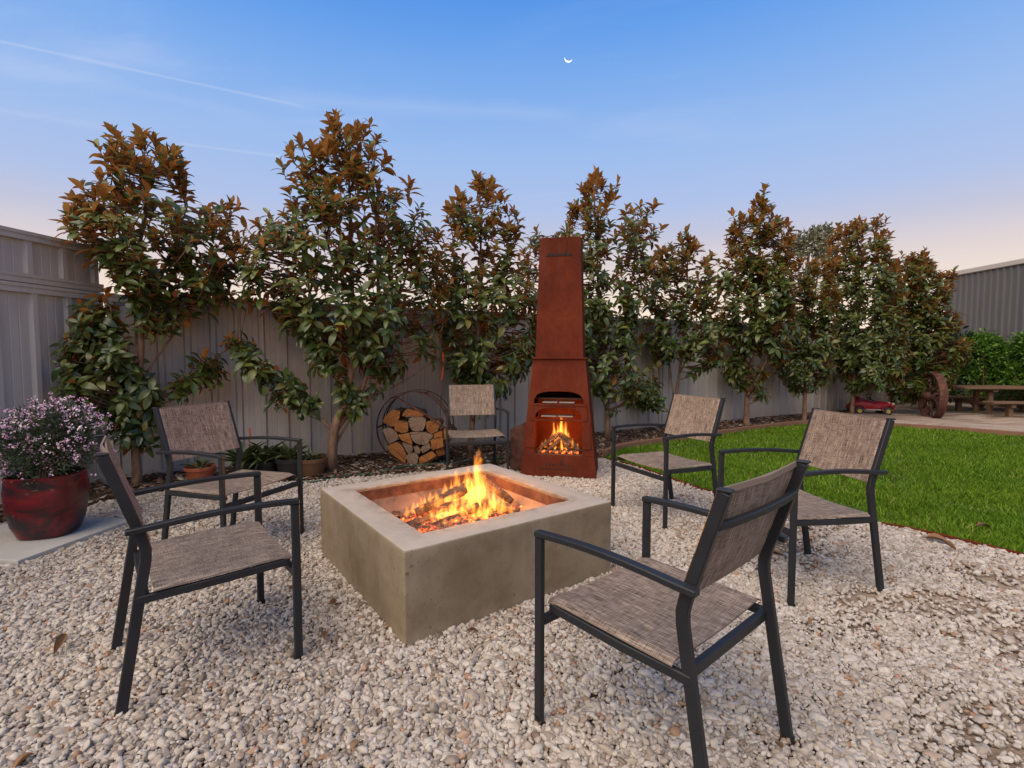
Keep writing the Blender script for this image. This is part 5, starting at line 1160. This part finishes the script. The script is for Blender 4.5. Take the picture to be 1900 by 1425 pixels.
# ================================================================== RED TOY CAR
def toy_car():
    c = Vector((7.30, 10.35, 0)); root = tag(empty('pedal_car', c, -.22), 'small faded red toy pedal car under the magnolias', 'toy car')
    m = MB(); secs = [(-.36, .10, .12, .20), (-.30, .14, .10, .30), (-.12, .15, .09, .33), (0.02, .16, .09, .26), (.10, .16, .10, .29), (.26, .145, .11, .27), (.36, .12, .13, .23), (.40, .08, .15, .20)]; vs = []; fs = []; n = 10
    for x, hw_, z0, z1 in secs:
        for k in range(n):
            a = 2 * math.pi * k / n + .31; ca, sa = math.cos(a), math.sin(a); vs.append((x, hw_ * math.copysign(abs(ca) ** .6, ca), (z0 + z1) / 2 + (z1 - z0) / 2 * math.copysign(abs(sa) ** .6, sa)))
    for i in range(len(secs) - 1):
        for k in range(n): fs.append((i * n + k, i * n + (k + 1) % n, (i + 1) * n + (k + 1) % n, (i + 1) * n + k))
    fs += [tuple(range(n))[::-1], tuple(range((len(secs) - 1) * n, len(secs) * n))]; m.add(vs, fs); m.build('body', TOYRED, root, smooth=.8)
    m = MB(); m.box((.02, 0, .11), (.70, .335, .025)); m.build('sill', TOYCREAM, root, bevel=.008)
    for x in (-.25, .26):
        for s in (-1, 1):
            m = MB(); pts = [(x + .115 * math.cos(a), 0, .085 + .125 * math.sin(a)) for a in np.linspace(.15, 3.0, 8)]; m.bar([(p[0], s * .165, p[2]) for p in pts], .07, .012, (0, 1, 0)); m.build('mudguard', TOYRED, root)
            m = MB(); m.tube([(x, s * .135, .085), (x, s * .145, .085), (x, s * .185, .085), (x, s * .195, .085)], [.07, .085, .085, .07], 18); w = m.build('wheel', TOYDARK, root, smooth=.7); m = MB(); m.tube([(x, s * .19, .085), (x, s * .203, .085)], .04, 12); m.build('hub', TOYYEL, w)
    m = MB(); pts = [(-.02 - .02 * math.sin(a), .075 * math.cos(a), .355 + .06 * math.sin(a)) for a in np.linspace(0, 6.283, 17)]; m.tube(pts, .009, 6); m.build('steering_wheel', TOYDARK, root, smooth=True); m = MB(); m.tube([(-.03, 0, .35), (.08, 0, .27)], .010, 6); m.build('steering_column', TOYDARK, root)
    m = MB(); m.box((-.20, 0, .30), (.05, .20, .12), Matrix.Rotation(-.25, 3, 'Y')); m.build('seat_back', TOYRED, root, bevel=.015)
    for s in (-1, 1):
        m = MB(); m.tube([(.36, s * .085, .225), (.405, s * .085, .225)], [.028, .024], 12); m.build('headlight', TOYCREAM, root)
toy_car()
# ================================================================== FALLEN LEAVES
FALLEN = leaf_set('leaf', DRYLEAF, [leaf_mesh(20, .42, .45, .5), leaf_mesh(21, .36, -.4, .6), leaf_mesh(22, .5, .3, .4)])
for k, (x, y, L, lab) in enumerate([
    (1000, 1345, .075, 'pinkish dry leaf caught at the front foot of the nearest chair'), (1452, 1388, .05, 'pale round dry leaf by the rear foot of the nearest chair'), (610, 1122, .085, 'brown curled leaf lying left of the near pit corner'),
    (603, 1188, .08, 'brown leaf on the gravel below the left face of the fire pit'), (1455, 1030, .085, 'reddish brown leaf between the two right-hand chairs'), (1715, 998, .14, 'big curled brown leaf at the lawn edging'),
    (868, 1170, .05, 'small dry leaf close to the near face of the fire pit'), (100, 1215, .09, 'brown leaf on the gravel at the far left'), (120, 1185, .06, 'orange dry leaf beside the brown one at the far left'),
    (535, 1095, .08, 'orange brown leaf by the front leg of the front left chair'), (1500, 1160, .05, 'tan leaf on the gravel right of the nearest chair'), (1812, 975, .09, 'star-like tan leaf lying on the lawn'), (65, 1398, .06, 'cream leaf at the bottom left of the gravel'), (1775, 1022, .08, 'tan leaf under the right end of the lawn edging'), (650, 1392, .06, 'brown leaf near the bottom of the gravel, left of centre')]):
    p = gnd(x, y, .026 if lab != 'star-like tan leaf lying on the lawn' else .05); o = link('fallen_leaf', FALLEN[k % 3][2], None, p, (random.uniform(-.35, .35), random.uniform(-.35, .35), random.uniform(0, 6))); o.scale = (L,) * 3; tag(o, lab, 'leaf', 'dry leaves on the ground')
# ================================================================== MOON
def moon():
    d = ray(1055, 107).normalized(); D = 900.0; r_ = 6.4 * D / FPX; c = cam.location + d * D; rt = Vector((1, 0, 0)); up = rt.cross(d).normalized() * -1
    up = up if up.z > 0 else -up; m = MB(); n = 24; outer = []; inner = []
    for k in range(n + 1):
        a = R(-178) + R(176) * k / n; outer.append((math.cos(a), math.sin(a))); inner.append((math.cos(a), math.sin(a) * .66 if True else 0))
    rot = R(12); ca, sa = math.cos(rot), math.sin(rot)
    def P3(q, t): x, y = q[0] * ca + q[1] * sa, -q[0] * sa + q[1] * ca; return (rt * x + up * y) * r_ + d * t
    vs = []; fs = []
    for k in range(n + 1): vs += [P3(outer[k], 0), P3(inner[k], 0), P3(inner[k], 2.0), P3(outer[k], 2.0)]
    for k in range(n):
        for j in range(4): fs.append((k * 4 + j, k * 4 + 4 + j, k * 4 + 4 + (j + 1) % 4, k * 4 + (j + 1) % 4))
    m.add(vs, fs); tag(m.build('moon', MOON, None, c), 'thin white crescent moon high in the blue sky', 'moon')
moon()
print('magnolia leaves', NT, 'objects', len(bpy.data.objects))
